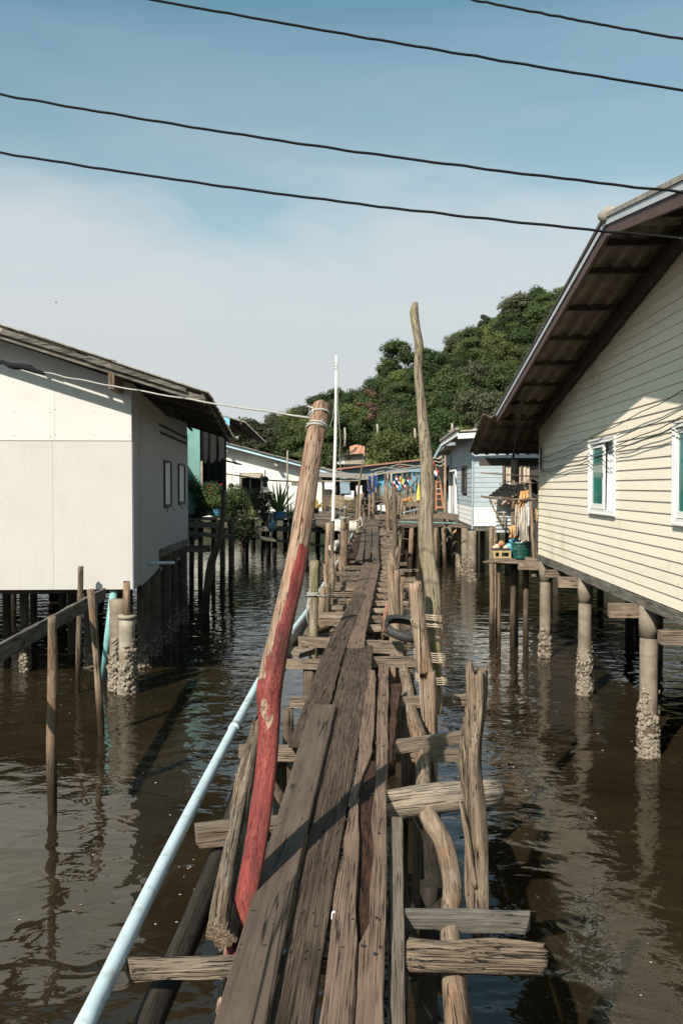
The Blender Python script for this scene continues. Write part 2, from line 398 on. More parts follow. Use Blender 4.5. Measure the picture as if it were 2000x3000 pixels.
M_['white_wall'] = plain('stained_white_wall', (.74, .72, .67), .8, 2, .08, .05, dirt=(.40, .37, .31), dsc=.8, dth=.56, streak=(.45, .42, .36))
M_['blue_trim'] = plain('light_blue_fascia', (.44, .62, .70), .6, 3, .08, .05)
M_['sky_blue'] = plain('bright_blue_fascia', (.20, .50, .68), .6, 3, .08, .05)
M_['blue_wall'] = plain('bright_blue_wall', (.10, .36, .52), .7, 2, .15, .05, dirt=(.16, .38, .48), dsc=1)
M_['royal'] = plain('royal_blue_tarp', (.012, .05, .20), .5, 2, .3, .2)
M_['greyblue'] = plain('greyblue_siding', (.37, .425, .455), .7, 3, .07, .06, dirt=(.34, .38, .40), dsc=1.2)
M_['longwall'] = plain('dull_blue_wall', (.22, .31, .37), .8, 1, .1, .05)
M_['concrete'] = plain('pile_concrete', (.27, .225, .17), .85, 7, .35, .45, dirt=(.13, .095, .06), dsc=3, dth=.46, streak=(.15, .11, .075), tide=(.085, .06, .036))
M_['concrete_shaded'] = plain('shaded_pile_concrete', (.10, .085, .065), .9, 7, .35, .45, dirt=(.05, .038, .026), dsc=3, dth=.46)  # darker copy of the pile concrete, paints the shade beneath the houses
M_['concrete_pale'] = plain('pale_concrete', (.37, .325, .26), .85, 7, .25, .3, dirt=(.22, .17, .11), dsc=4, dth=.50, tide=(.12, .085, .05))
M_['concrete_yellow'] = plain('yellowed_concrete', (.47, .34, .18), .85, 6, .25, .3, dirt=(.25, .18, .10), dsc=3)
M_['shell'] = plain('oyster_shell', (.33, .275, .21), .8, 60, .6, .5, dirt=(.10, .075, .05), dsc=30, dth=.5)
M_['roof_old'] = plain('weathered_roof_sheet', (.30, .27, .23), .9, 12, .45, .3, dirt=(.10, .085, .07), dsc=4, dth=.52)
M_['soffit'] = plain('brown_roof_underside', (.24, .195, .15), .9, 5, .25, .2, dirt=(.08, .06, .045), dsc=3, dth=.52)
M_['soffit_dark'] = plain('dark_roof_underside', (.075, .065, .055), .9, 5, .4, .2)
M_['rust_roof'] = plain('red_brown_roof', (.34, .16, .11), .8, 6, .25, .2)
M_['maroon'] = plain('maroon_barge_board', (.080, .045, .038), .65, 5, .2, .1)
M_['zinc'] = plain('zinc_flashing', (.42, .45, .47), .5, 5, .08, .05)
M_['black'] = plain('black_netting', (.012, .012, .012), .9, 9, .4, .3)
M_['shade'] = plain('painted_shade', (.03, .03, .03), .9, 9, .4, .1)  # near-black fill painted where rooms and gaps lie in shade
M_['wire'] = plain('black_cable', (.012, .013, .014), .8, 9, .3, 0, spec=.1)
M_['cord'] = plain('offwhite_cord', (.38, .365, .33), .7, 20, .2, .2)
M_['ropem'] = plain('tan_rope', (.44, .35, .26), .9, 60, .35, .6)
M_['rubber'] = plain('tyre_rubber', (.035, .034, .033), .7, 20, .3, .2)
M_['brown_frame'] = plain('brown_window_frame', (.13, .09, .06), .6, 8, .2, .1)
M_['dark_frame'] = plain('dark_window_frame', (.035, .03, .027), .6, 8, .2, .1)
M_['curtain'] = plain('beige_curtain', (.52, .43, .34), .9, 8, .15, .1)
M_['curtain_w'] = plain('white_curtain', (.66, .68, .70), .9, 8, .08, .1)
M_['frosted'] = plain('frosted_pane', (.50, .53, .52), .3, 3, .1, 0)
M_['orange'] = plain('orange_ladder_paint', (.42, .18, .085), .6, 8, .2, .1)
M_['drum'] = plain('white_plastic_drum', (.66, .60, .52), .5, 4, .1, .05, dirt=(.42, .34, .26), dsc=3)
M_['basket'] = plain('green_plastic', (.010, .105, .085), .35, 6, .15, 0)
M_['cyan'] = plain('blue_plastic', (.11, .33, .43), .4, 6, .15, 0)
M_['bluepot'] = plain('blue_barrel', (.05, .20, .42), .45, 6, .25, .05)
M_['blackpot'] = plain('black_pot', (.025, .024, .022), .7, 6, .3, .05)
M_['crate'] = plain('yellow_crate', (.42, .31, .15), .6, 8, .2, .1)
M_['corrgrey'] = plain('grey_corrugated_sheet', (.42, .46, .47), .6, 5, .25, .1, dirt=(.26, .20, .14), dsc=3)
M_['orangecloth'] = plain('orange_cloth', (.58, .32, .13), .9, 4, .35, .3)
M_['float'] = plain('worn_net_float', (.50, .37, .28), .7, 5, .3, .1)
M_['umbrella'] = plain('yellow_parasol_cloth', (.62, .52, .12), .8, 5, .15, .1)
M_['yellowflag'] = plain('yellow_flag_cloth', (.46, .38, .12), .8, 5, .1, .05)
M_['red'] = plain('flag_red', (.42, .03, .045), .8, 6, .15, 0)
M_['navy'] = plain('flag_navy', (.02, .03, .13), .8, 6, .15, 0)
M_['flagwhite'] = plain('flag_white', (.74, .73, .72), .8, 6, .08, 0)
M_['redearth'] = plain('red_earth', (.44, .22, .13), .95, 3, .3, .4)
M_['leaf_a'] = leafmat('leaf_dark', (.020, .036, .012), (.042, .066, .019))
M_['leaf_b'] = leafmat('leaf_mid', (.033, .054, .016), (.070, .100, .028))
M_['leaf_c'] = leafmat('leaf_light', (.055, .076, .021), (.118, .138, .038))
M_['leaf_d'] = leafmat('leaf_olive', (.042, .050, .025), (.082, .086, .042))
M_['leaf_palm'] = leafmat('leaf_palm', (.06, .08, .025), (.15, .16, .05))
M_['leaf_dry'] = leafmat('leaf_dry', (.075, .045, .028), (.12, .075, .045))
M_['leaf_sword'] = leafmat('leaf_sword', (.06, .10, .03), (.20, .25, .08))
M_['leaf_maroon'] = leafmat('leaf_maroon', (.05, .018, .018), (.11, .035, .03))
M_['leaf_yellow'] = leafmat('leaf_yellow', (.30, .20, .03), (.45, .30, .05))
M_['flower'] = plain('red_flower', (.55, .05, .05), .7, 9, .1, 0)
M_['bark'] = wood('tree_bark', (.34, .29, .22), (.13, .10, .07), wet=False)

def glass(name, col, rough=.05):
    m, nt, b, L = newmat(name); b.inputs['Base Color'].default_value = (*col, 1); b.inputs['Roughness'].default_value = rough
    b.inputs['Transmission Weight'].default_value = 1.0; b.inputs['IOR'].default_value = 1.45
    return m
M_['glass_green'] = glass('green_tinted_glass', (.06, .42, .34))
M_['glass_dark'] = plain('dark_window_glass', (.015, .017, .019), .08, 3, .1, 0, spec=.6)
# siding with an embossed wood grain
def siding(name, col, stain):
    m, nt, b, L = newmat(name); v, rn = objvec(nt)
    g = nz(nt, v, 4.0, 4, .5, (9, 3, 22), 1.4)
    ge = nt.nodes.new('ShaderNodeNewGeometry')
    s = nz(nt, ge.outputs['Position'], .9, 5, .65, (1, 1, .6)); s2 = nz(nt, ge.outputs['Position'], 9, 4, .6)
    c = mixc(nt, rmp(nt, g, [(.35, 0), (.65, 1)]), tuple(x * .96 for x in col), col)
    c = mixc(nt, rmp(nt, s, [(.57, 0), (.74, .55)]), c, stain)
    c = mixc(nt, rmp(nt, s2, [(.66, 0), (.74, .35)]), c, stain)
    tone = math_(nt, 'MULTIPLY_ADD', rn, .05); nt.nodes[-1].inputs[2].default_value = .96
    c = mixc(nt, 1.0, c, tone, 'MULTIPLY'); L(c, b.inputs['Base Color']); b.inputs['Roughness'].default_value = .6; b.inputs['Specular IOR Level'].default_value = .3
    bump(nt, b, g, .55, .008); return m
M_['siding'] = siding('cream_siding', (.86, .775, .625), (.50, .40, .25))
# red paint over bare timber, by how the paint really lies on the post ('paint' stored on the mesh)
def redpost():
    m = wood('red_painted_post', (.50, .36, .25), (.26, .165, .11), tan=(.42, .215, .135), crk=.8, wet=False)
    nt = m.node_tree; b = nt.nodes['Principled BSDF']; L = nt.links.new
    src = b.inputs['Base Color'].links[0].from_socket
    at = nt.nodes.new('ShaderNodeAttribute'); at.attribute_name = 'paint'
    v, rn = objvec(nt); n = nz(nt, v, 9, 5, .6, (1.6, 1.6, .5)); n2 = nz(nt, v, 14, 4, .6, (2, 2, .4))
    f = math_(nt, 'ADD', at.outputs['Fac'], math_(nt, 'MULTIPLY', math_(nt, 'SUBTRACT', n, .5), 1.25))
    fac = rmp(nt, f, [(.47, 0), (.53, 1)])
    red = mixc(nt, rmp(nt, n2, [(.3, 0), (.7, 1)]), (.12, .024, .020), (.27, .052, .038))
    red = mixc(nt, rmp(nt, nz(nt, v, 3.2, 5, .65, (1.3, 1.3, .7)), [(.50, 0), (.62, .75)]), red, (.085, .024, .020))
    L(mixc(nt, fac, src, red), b.inputs['Base Color'])
    L(mixc(nt, fac, (.85,) * 3, (.42,) * 3), b.inputs['Roughness']); return m
M_['redpost'] = redpost()
def stripes():
    m, nt, b, L = newmat('grey_striped_cloth'); v, rn = objvec(nt)
    wv = nt.nodes.new('ShaderNodeTexWave'); wv.wave_type = 'BANDS'; wv.bands_direction = 'X'; wv.inputs['Scale'].default_value = 7.5; wv.inputs['Distortion'].default_value = 1.4; wv.inputs['Detail'].default_value = 2
    tc = nt.nodes.new('ShaderNodeTexCoord'); L(tc.outputs['Object'], wv.inputs['Vector'])
    L(mixc(nt, rmp(nt, wv.outputs['Fac'], [(.42, 0), (.55, 1)]), (.55, .49, .40), (.20, .19, .18)), b.inputs['Base Color']); b.inputs['Roughness'].default_value = .9; return m
M_['stripes'] = stripes()
def water():
    m, nt, b, L = newmat('brown_tidal_water')
    ge = nt.nodes.new('ShaderNodeNewGeometry'); pos = ge.outputs['Position']
    c = mixc(nt, rmp(nt, nz(nt, pos, .55, 4, .6), [(.35, 0), (.7, 1)]), (.0135, .0098, .0050), (.026, .0190, .0100))
    L(c, b.inputs['Base Color']); b.inputs['Roughness'].default_value = .015; b.inputs['IOR'].default_value = 1.36; b.inputs['Specular IOR Level'].default_value = .72
    a = nz(nt, pos, 1.0, 2, .45, (1.9, 2.6, 1), .5); s = nz(nt, pos, 1.0, 2, .5, (6.5, 8.5, 1), .8)
    q = nz(nt, pos, .13, 2, .5)                       # calmer and livelier stretches
    amt = rmp(nt, q, [(.38, .35), (.62, 1.0)])
    h = math_(nt, 'ADD', math_(nt, 'MULTIPLY', a, 1.0), math_(nt, 'MULTIPLY', math_(nt, 'MULTIPLY', s, .20), amt))
    bump(nt, b, h, 1.0, .024); return m
M_['water'] = water()
def ground():
    m, nt, b, L = newmat('forest_floor'); ge = nt.nodes.new('ShaderNodeNewGeometry'); p = ge.outputs['Position']
    c = mixc(nt, rmp(nt, nz(nt, p, .25, 5), [(.4, 0), (.62, 1)]), (.030, .040, .014), (.085, .060, .032))
    L(c, b.inputs['Base Color']); b.inputs['Roughness'].default_value = .95; bump(nt, b, nz(nt, p, 1.5, 5), .8, .3); return m
M_['ground'] = ground()
# ================================================================ the setting
def struct(name, me, M=None): return ob(name, me, None, M, 'structure')
struct('water', mesh('water', [(-1500, -300, 0), (1500, -300, 0), (1500, 3000, 0), (-1500, 3000, 0)], [(0, 1, 2, 3)], M_['water']))

RPX = [(-900, -60), (300, 0), (560, 0), (640, 2.5), (700, 4), (830, 8.5), (920, 11.5), (1030, 15.0), (1110, 19), (1230, 23), (1300, 24.5), (1370, 28.5), (1480, 34), (1550, 36.5), (1640, 38), (2000, 40), (3000, 34)]
HB, HD = 92.0, 100.0
def hill(x, y):
    u = x / max(y, 1) * 2500 + 1000; r = 0
    for (a, ha), (b, hb) in zip(RPX, RPX[1:]):
        if a <= u <= b: r = ha + (hb - ha) * (u - a) / (b - a)
    r = max(r, 0) if u > 300 else 0
    t = min(1, max(0, (y - HB) / HD)); t = t * t * (3 - 2 * t) * .35 + t * .65
    base = 1.3 if y > 80 else (1.3 - (80 - y) * .14)
    return base + r * t + (1.2 * noise.noise((x * .06, y * .06, 0)) * t)
v = []; f = []; nx_, ny_ = 90, 60
for j in range(ny_ + 1):
    y = 66 + 190 * j / ny_
    for i in range(nx_ + 1):
        u = -1300 + 4600 * i / nx_; x = (u - 1000) / 2500 * y
        v.append((x, y, hill(x, y)))
for j in range(ny_):
    for i in range(nx_):
        a = j * (nx_ + 1) + i; f.append((a, a + 1, a + nx_ + 2, a + nx_ + 1))
struct('hillside', mesh('hillside', v, f, M_['ground'], None, True))

# ---- trees: crowns of leaf-sized faces gathered in clumps
def crown_mesh(name, rx, ry, rz, nclump, nleaf, size, mat, seed, cz=0, gap=.0, spiky=0):
    r = random.Random(seed); vv = []; ff = []
    for c in range(nclump):
        a = r.uniform(0, 6.283); zz = r.uniform(-.55, 1); q = math.sqrt(max(0, 1 - zz * zz)) * r.uniform(.45, 1.0)
        cx, cy, cz_ = math.cos(a) * q * rx * .8, math.sin(a) * q * ry * .8, zz * rz * .8 + cz
        cr = r.choice((.16, .24, .30, .36, .42)) * rx * r.uniform(.85, 1.15)
        for k in range(nleaf // nclump):
            d = Vector((r.gauss(0, 1), r.gauss(0, 1), r.gauss(0, 1) * .8 + .25)).normalized()
            p = Vector((cx, cy, cz_)) + Vector((d.x, d.y, d.z * .72)) * cr * r.uniform(.6, 1.05)
            n = (d + Vector((r.uniform(-.6, .6), r.uniform(-.6, .6), r.uniform(-.3, .7)))).normalized()
            t = n.orthogonal().normalized(); t = Matrix.Rotation(r.uniform(0, 6.28), 3, n) @ t; b_ = n.cross(t)
            s = size * r.uniform(.6, 1.35); s2 = s * r.uniform(.45, .8); i = len(vv)
            vv += [p - t * s, p - b_ * s2 + n * s * .15, p + t * s, p + b_ * s2 + n * s * .15]
            ff.append((i, i + 1, i + 2, i + 3))
    return mesh(name, vv, ff, mat)
def trunk_mesh(name, h, r0, seed, limbs=5, mat=None):
    r = random.Random(seed); mb = MB(); pts = [Vector((0, 0, -1.5)), Vector((r.uniform(-.2, .2), r.uniform(-.2, .2), h * .5)), Vector((r.uniform(-.5, .5), r.uniform(-.5, .5), h))]
    mb.tube(catmull(pts, .8), [r0 * (1 - .05 * i) for i in range(len(catmull(pts, .8)))], 7)
    for k in range(limbs):
        a = r.uniform(0, 6.28); z0 = h * r.uniform(.5, .95); e = Vector((math.cos(a) * h * .42, math.sin(a) * h * .42, z0 + h * r.uniform(.2, .5)))
        mb.tube([Vector((0, 0, z0)), Vector((e.x * .5, e.y * .5, (z0 + e.z) / 2 - .1)), e], [r0 * .5, r0 * .35, r0 * .15], 5)
    return mb.mesh(name, mat or M_['bark'])
KIND = {
    'dense': ('dense dark green tree among the forest on the hillside', 'dark green forest trees', 'leaf_a'),
    'bushy': ('bushy mid green tree among the forest on the hillside', 'mid green forest trees', 'leaf_b'),
    'bright': ('bright yellow green tree among the forest on the hillside', 'bright green forest trees', 'leaf_c'),
    'olive': ('dull olive green tree with thin foliage on the hillside', 'olive green forest trees', 'leaf_d')}
protos = {}
for q, (k, (lb, gr, mt)) in enumerate(KIND.items()):
    protos[k] = [(crown_mesh('crown', 3.7, 3.7, 3.1, 34, 6200, .155, M_[mt], 40 + q * 7 + i, 5.4),
                  trunk_mesh('trunk', 5.0, .17, 60 + q * 5 + i)) for i in range(2)]
def tree(kind, x, y, s, label=None, group=None, sz=1, seed=0, zoff=0):
    crm, trm = protos[kind][seed % 2]
    t = thing(kind + '_tree', label or KIND[kind][0], 'tree', (x, y, hill(x, y) + zoff), None if label else KIND[kind][1], rz=seed * 1.7)
    M = WM[t.name] @ Matrix.Diagonal((s, s, s * sz, 1))
    ob('trunk', trm, t, M); ob('crown', crm, t, M); return t
tr = random.Random(5); cnt = 0
for j in range(17):
    y = 93 + j * 6.3
    n = int((2250 - 560) / 2500 * y / 5.6)
    for i in range(n):
        u = 560 + (2250 - 560) * (i + tr.uniform(.1, .9)) / n
        if u > 1720: continue
        yy = y + tr.uniform(-2.6, 2.6); x = (u - 1000) / 2500 * yy
        if cnt > 290: break
        if 935 < u < 1085 and yy < 108: continue
        if 1020 < u < 1075 and yy < 114: continue
        k = tr.choices(['dense', 'bushy', 'bright', 'olive'], [34, 34, 16, 16])[0]
        tree(k, x, yy, tr.uniform(.72, 1.12) * (.8 if u < 700 else 1), sz=tr.uniform(.8, 1.15), seed=tr.randrange(100)); cnt += 1
def sky_tree(kind, px, py_top, Y, s, label, sz=1, seed=0):
    top = P(px, py_top, Y); h = 8.3 * s * sz
    t = tree(kind, top.x, Y, s, label, sz=sz, seed=seed, zoff=top.z - h - hill(top.x, Y)); return t
sky_tree('bushy', 1163, 1000, 186, 1.35, 'broad rounded tree standing highest to the left of the crooked pole top', .9, 3)
sky_tree('olive', 1515, 862, 188, 1.5, 'pale topped tree on the ridge just left of the cream house roof', 1.0, 4)
for (px, py, Y, k, s) in ((1560, 905, 176, 'bushy', 1.2), (1500, 925, 172, 'dense', 1.2), (1455, 945, 178, 'bright', 1.1), (1600, 870, 186, 'dense', 1.3), (1385, 965, 182, 'bushy', 1.1), (1340, 990, 182, 'olive', 1.0)):
    top = P(px, py, Y); tree(k, top.x, Y, s, seed=int(px), zoff=top.z - 8.0 * s - hill(top.x, Y))
sky_tree('dense', 1420, 922, 188, .62, 'narrow dark tree poking above the upper slope of the ridge', 1.5, 1)
sky_tree('dense', 938, 1153, 170, .95, 'dark dome shaped tree directly above the top of the red painted post', .95, 7)
sky_tree('olive', 803, 1212, 160, .72, 'wispy tree rising at the low left end of the forest ridge', 1.3, 2)
# palms
def palm(px, py, Y, s, label, seed):
    r = random.Random(seed); top = P(px, py, Y); gz = hill(top.x, Y) - .5
    t = thing('palm_tree', label, 'palm', (top.x, Y, gz))
    mb = MB(); mb.tube([(top.x, Y, gz), (top.x + .2, Y, (gz + top.z) / 2), top], [.17, .13, .11], 7); mb.build('trunk', M_['bark'], t)
    fr = MB()
    for k in range(17):
        a = r.uniform(0, 6.28); el = r.uniform(-.15, 1.15); ln = s * r.uniform(.8, 1.1); pr = None
        for i in range(9):
            q = i / 8; p = top + Vector((math.cos(a) * ln * q * math.cos(el * (1 - q * .4)), math.sin(a) * ln * q * math.cos(el * (1 - q * .4)), ln * (math.sin(el) * q - .75 * q * q)))
            if pr is not None:
                d = (p - pr).normalized(); sd = d.cross(Vector((0, 0, 1))).normalized(); wl = s * .26 * (1 - abs(q - .45) * 1.3)
                for sg in (-1, 1):
                    for h in (0, .5):
                        m = pr.lerp(p, h); e = m + sd * sg * wl + d * wl * .5 - Vector((0, 0, wl * .45))
                        fr.add([m, m + d * .07 * s, e], [(0, 1, 2)])
            pr = p
    fr.build('crown', M_['leaf_palm'], t)
palm(828, 1352, 96, 4.2, 'drooping palm tree behind the sloping roof of the stained white house', 2)
palm(868, 1372, 94, 3.6, 'smaller palm tree just left of the leaning red painted post', 5)
palm(1092, 1350, 96, 3.4, 'low bushy palm beside the little hillside house', 9)
# undergrowth
r = random.Random(3); vv = []; ff = []
for k in range(52000):
    y = 90 + 108 * r.random() ** 1.4; u = r.uniform(540, 1750); x = (u - 1000) / 2500 * y
    if 930 < u < 1085 and y < 106: continue
    c = noise.noise((x * .25, y * .25, 3)) * 1.6 + .9
    p = Vector((x, y, hill(x, y) + r.uniform(0, max(.25, c))))
    n = Vector((r.uniform(-1, 1), r.uniform(-1.2, .3), r.uniform(.1, 1))).normalized(); t = n.orthogonal().normalized(); b_ = n.cross(t); s = r.uniform(.12, .26); i = len(vv)
    vv += [p - t * s, p - b_ * s * .6, p + t * s, p + b_ * s * .6]; ff.append((i, i + 1, i + 2, i + 3))
o = tag(ob('undergrowth', mesh('undergrowth', vv, ff, M_['leaf_b']), None, None, 'stuff'), 'low green undergrowth covering the ground between the hillside trees', 'undergrowth')
# bare pale trunks and dry creeper that stand out in the forest
for px, pt, pb, Y, lb in ((1105, 1242, 1275, 104, 'slim bare pale trunk in the middle of the forest slope'), (1010, 1253, 1308, 100, 'bare pale trunk showing left of the hillside, behind the white painted pole'),
                          (1215, 1255, 1318, 100, 'straight reddish bare trunk just right of the crooked pole')):
    o = log('bare_tree_trunk', [P(px, pb, Y), P(px + 1, (pt + pb) / 2, Y), P(px - 1, pt, Y)], [.16, .14, .12], M_['concrete_pale'], seg=6, step=1)
    tag(o, lb, 'tree trunk')
v_ = crown_mesh('dry_creeper', 1.8, 1.2, 3.0, 12, 1500, .14, M_['leaf_dry'], 77)
tag(ob('dry_creeper', v_, None, Matrix.Translation(P(1078, 1195, 112))), 'patch of reddish brown dried creeper hanging in the forest', 'creeper')
mb = MB()
v = []
for i in range(9):
    for j in range(6):
        p = P(1024 + 5.5 * i, 1345 - 8.5 * j * (1 - .12 * abs(i - 4) / 4), 99 + j * .8); v.append(p + Vector((0, .8 * noise.noise((i * .5, j * .5, 1)), .3 * noise.noise((i, j, 0)))))
mb.add(v, [(i * 6 + j, (i + 1) * 6 + j, (i + 1) * 6 + j + 1, i * 6 + j + 1) for i in range(8) for j in range(5)])
mb.build('red_earth_bank', M_['redearth'], None, kind='structure')

# ================================================================ cream house on the right
YD = Vector((.033, 1, 0)).normalized()
MY = Matrix.Translation((3.24, 0, 0)) @ Matrix.Rotation(-math.atan(.033), 4, 'Z')
house = thing('cream_sided_house', 'cream lap-sided house on concrete piles with overhanging corrugated roof', 'house', MY @ Vector((0, 12, 1.9)))
def yl(mb, name, mat, parent=None, **k):      # builds from house coordinates
    for i, p in enumerate(mb.v): mb.v[i] = MY @ p
    return mb.build(name, mat, parent or house, M=MY @ Matrix.Translation(MY.inverted() @ (sum(mb.v, Vector()) / len(mb.v))), **k)
ZB = 3.2 - 1.295; EXP = .1253; RY, RZ = 8.62, 5.83; SL = .18
def roofz(y): return RZ - SL * abs(y - RY)
Y0, Y1 = 4.0, 16.35
WINS = [(7.75, 9.03, 2.815, 3.86), (11.22, 12.5, 2.83, 3.85)]
k = 0; z = ZB
while z < RZ - .15:
    zt = z + EXP + .02; top = RZ - .10 - z
    ya = max(Y0, RY - top / SL); yb = min(Y1, RY + top / SL)
    segs = [(ya, yb)]
    for (wa, wb, za, zb_) in WINS:
        if z + EXP > za and z < zb_ :
            ns = []
            for a, b in segs:
                if wa > a and wb < b: ns += [(a, wa), (wb, b)]
                elif a < wb and b > wa: ns += [(a, wa)] if a < wa else [(wb, b)]
                else: ns.append((a, b))
            segs = ns
    ns = []
    for a, b in segs:          # boards are 3 m long: butt joints staggered
        q = a; off = 1.5 if k % 2 else 0
        j = [yy for yy in (6.2 + off, 12.4 + off - 1.7) if a + .4 < yy < b - .4]
        for yy in j: ns.append((q, yy - .0015)); q = yy + .0015
        ns.append((q, b))
    for a, b in ns:
        mb = MB(); x0, x1 = -.019, -.004
        # lap board: its lower edge stands proud
        ta = min(b, RY + (RZ - .10 - zt) / SL); tb = max(a, RY - (RZ - .10 - zt) / SL)
        v = [(x0, a, z), (x0, b, z), (x1, min(b, max(ta, a + .01)), zt), (x1, max(a, min(tb, b - .01)), zt),
             (x0 + .012, a, z), (x0 + .012, b, z), (x1 + .006, min(b, max(ta, a + .01)), zt), (x1 + .006, max(a, min(tb, b - .01)), zt)]
        mb.add(v, [(0, 3, 2, 1), (4, 5, 6, 7), (0, 1, 5, 4), (1, 2, 6, 5), (0, 4, 7, 3), (3, 7, 6, 2)])
        yl(mb, 'siding_board', M_['siding'])
    z += EXP; k += 1
mb = MB(); rn_ = random.Random(4)
for i in range(31):
    for y in [4.6 + .61 * q for q in range(20)]:
        zz = ZB + i * EXP + .022; 
        if zz < roofz(y) - .25 and rn_.random() < .55 and not any(wa - .05 < y < wb + .05 and za - .05 < zz < zb_ + .05 for wa, wb, za, zb_ in WINS): mb.box((-.0215, y + rn_.uniform(-.02, .02), zz + rn_.uniform(0, .02)), (.004, .007, .007))
o = yl(mb, 'nail_heads', M_['concrete']); o['kind'] = 'stuff'
# back wall shell, floor and the other walls
mb = MB()
mb.slab([(.012, Y0, ZB), (.012, Y1, ZB), (.012, Y1, roofz(Y1) - .12), (.012, RY, RZ - .12), (.012, Y0, roofz(Y0) - .12)], (.05, 0, 0))
# cut for windows is left to the frames' depth: the shell is split into strips around them
mb = MB()
def strip(a, b, z0, z1=None):
    t = lambda y: (roofz(y) - .12) if z1 is None else z1
    mid = [(.012, RY, t(RY))] if (z1 is None and a < RY < b) else []
    mb.slab([(.012, a, z0), (.012, b, z0), (.012, b, t(b))] + mid + [(.012, a, t(a))], (.05, 0, 0))
strip(Y0, WINS[0][0] - .02, ZB); strip(WINS[0][1] + .02, WINS[1][0] - .02, ZB); strip(WINS[1][1] + .02, Y1, ZB)
for wa, wb, za, zb_ in WINS: strip(wa - .018, wb + .018, ZB, za - .0); strip(wa - .018, wb + .018, zb_)
yl(mb, 'wall', M_['siding'])
mb = MB(); mb.box((4.5, Y1 + .03, (ZB + 4.2) / 2), (8.94, .06, 4.2 - ZB)); mb.box((4.5, Y0 - .03, (ZB + 4.8) / 2), (8.94, .06, 4.8 - ZB)); yl(mb, 'end_wall', M_['siding'])
mb = MB(); mb.box((4.5, (Y0 + Y1) / 2, ZB - .06), (8.9, Y1 - Y0, .10)); yl(mb, 'floor_slab', M_['concrete'])
# rough sill beam under the wall
o = beam('sill_beam', MY @ Vector((.03, Y0, ZB - .075)), MY @ Vector((.03, Y1 + .1, ZB - .075)), .12, .12, M_['beam_grey'], house, edge=.008)
# interior cross wall keeps the room dim
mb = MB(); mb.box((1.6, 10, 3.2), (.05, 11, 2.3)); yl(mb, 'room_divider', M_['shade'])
# windows
for wi, (wa, wb, za, zb_) in enumerate(WINS):
    W_ = yl_frame = None
    mb = MB(); fw = .045; xo, xi = -.045, .05; cx = (xo + xi) / 2; dx = xi - xo
    mb.box((cx, wa + fw / 2, (za + zb_) / 2), (dx, fw, zb_ - za)); mb.box((cx, wb - fw / 2, (za + zb_) / 2), (dx, fw, zb_ - za))
    mb.box((cx, (wa + wb) / 2, zb_ - fw / 2), (dx - .004, wb - wa - 2 * fw, fw)); mb.box((cx, (wa + wb) / 2, za + fw / 2), (dx - .004, wb - wa - 2 * fw, fw))
    # outer trim
    W_ = yl(mb, 'window', M_['white_paint'])
    W_['label'] = 'white sliding window with green glass and a pale curtain' if wi else 'white sliding window at the edge of the wall'
    mb = MB(); t = .022; xx = -.034
    mb.box((xx, wa - t / 2, (za + zb_) / 2), (.03, t, zb_ - za + 2 * t)); mb.box((xx, wb + t / 2, (za + zb_) / 2), (.03, t, zb_ - za + 2 * t))
    mb.box((xx, (wa + wb) / 2, zb_ + t / 2), (.03, wb - wa, t)); mb.box((xx, (wa + wb) / 2, za - t / 2), (.04, wb - wa, t)); yl(mb, 'frame', M_['white_paint'], W_)
    # sash sits at the far half; near half open showing a curtain
    ya, yb = wb - .045 - .68, wb - .045
    mb = MB(); s = .05
    mb.box((-.012, ya + s / 2, (za + zb_) / 2), (.03, s, zb_ - za - .11)); mb.box((-.012, yb - s / 2, (za + zb_) / 2), (.03, s, zb_ - za - .11))
    mb.box((-.012, (ya + yb) / 2, zb_ - .055 - s / 2), (.028, yb - ya - 2 * s, s)); mb.box((-.012, (ya + yb) / 2, za + .055 + s * .7), (.028, yb - ya - 2 * s, s * 1.4)); yl(mb, 'sash', M_['white_paint'], W_)
    mb = MB(); mb.box((-.01, (ya + yb) / 2, (za + zb_) / 2), (.005, yb - ya - .1, zb_ - za - .2)); yl(mb, 'pane', M_['teal_film'], W_)
    mb = MB(); mb.box((-.030, ya + .03, (za + zb_) / 2 + .02), (.012, .018, .06)); yl(mb, 'latch', M_['dark_frame'], W_)
    mb = MB(); n = 60; vv = []
    for i in range(n + 1):
        y = wa + .02 + (wb - wa - .04) * i / n; x = .055 + .016 * math.sin(i * 1.05) + .008 * math.sin(i * .4)
        vv += [(x, y, za + .02), (x + .01, y, zb_ - .05)]
    mb.add(vv, [(2 * i, 2 * i + 2, 2 * i + 3, 2 * i + 1) for i in range(n)]); yl(mb, 'curtain', M_['curtain_w'], W_, smooth=True)
# roof: sheets, purlins, rafter, flashing, barge board, ridge cap
roof = thing_roof = bpy.data.objects.new('roof', None); put(roof, house, MY @ Matrix.Translation((2, RY, RZ)))
RX = -.86
def slope_frame(x, y, z, s):   # X across, Y runs along the fall away from the ridge
    d = Vector((0, 1, -s)).normalized(); u = Vector((0, s, 1)).normalized()
    return MY @ Matrix(((1, 0, 0, x), (0, d.y, u.y, y), (0, d.z, u.z, z), (0, 0, 0, 1)))
rows = [(RY + .06 + 1.06 * i) for i in range(8)]
for i, y in enumerate(rows):
    s = SL if y < 15.4 else .3
    for (xa, wx) in ((RX - .02, 1.05), (RX + 1.0, 1.05), (RX + 2.02, 7.0)):
        corr('roof_sheet', M_['soffit'], roof, slope_frame(xa, y, roofz(y) + .055 - .004 * i + (.006 if xa > 0 else 0), SL + .012), wx, 1.16, .032, .215, 8, .007)
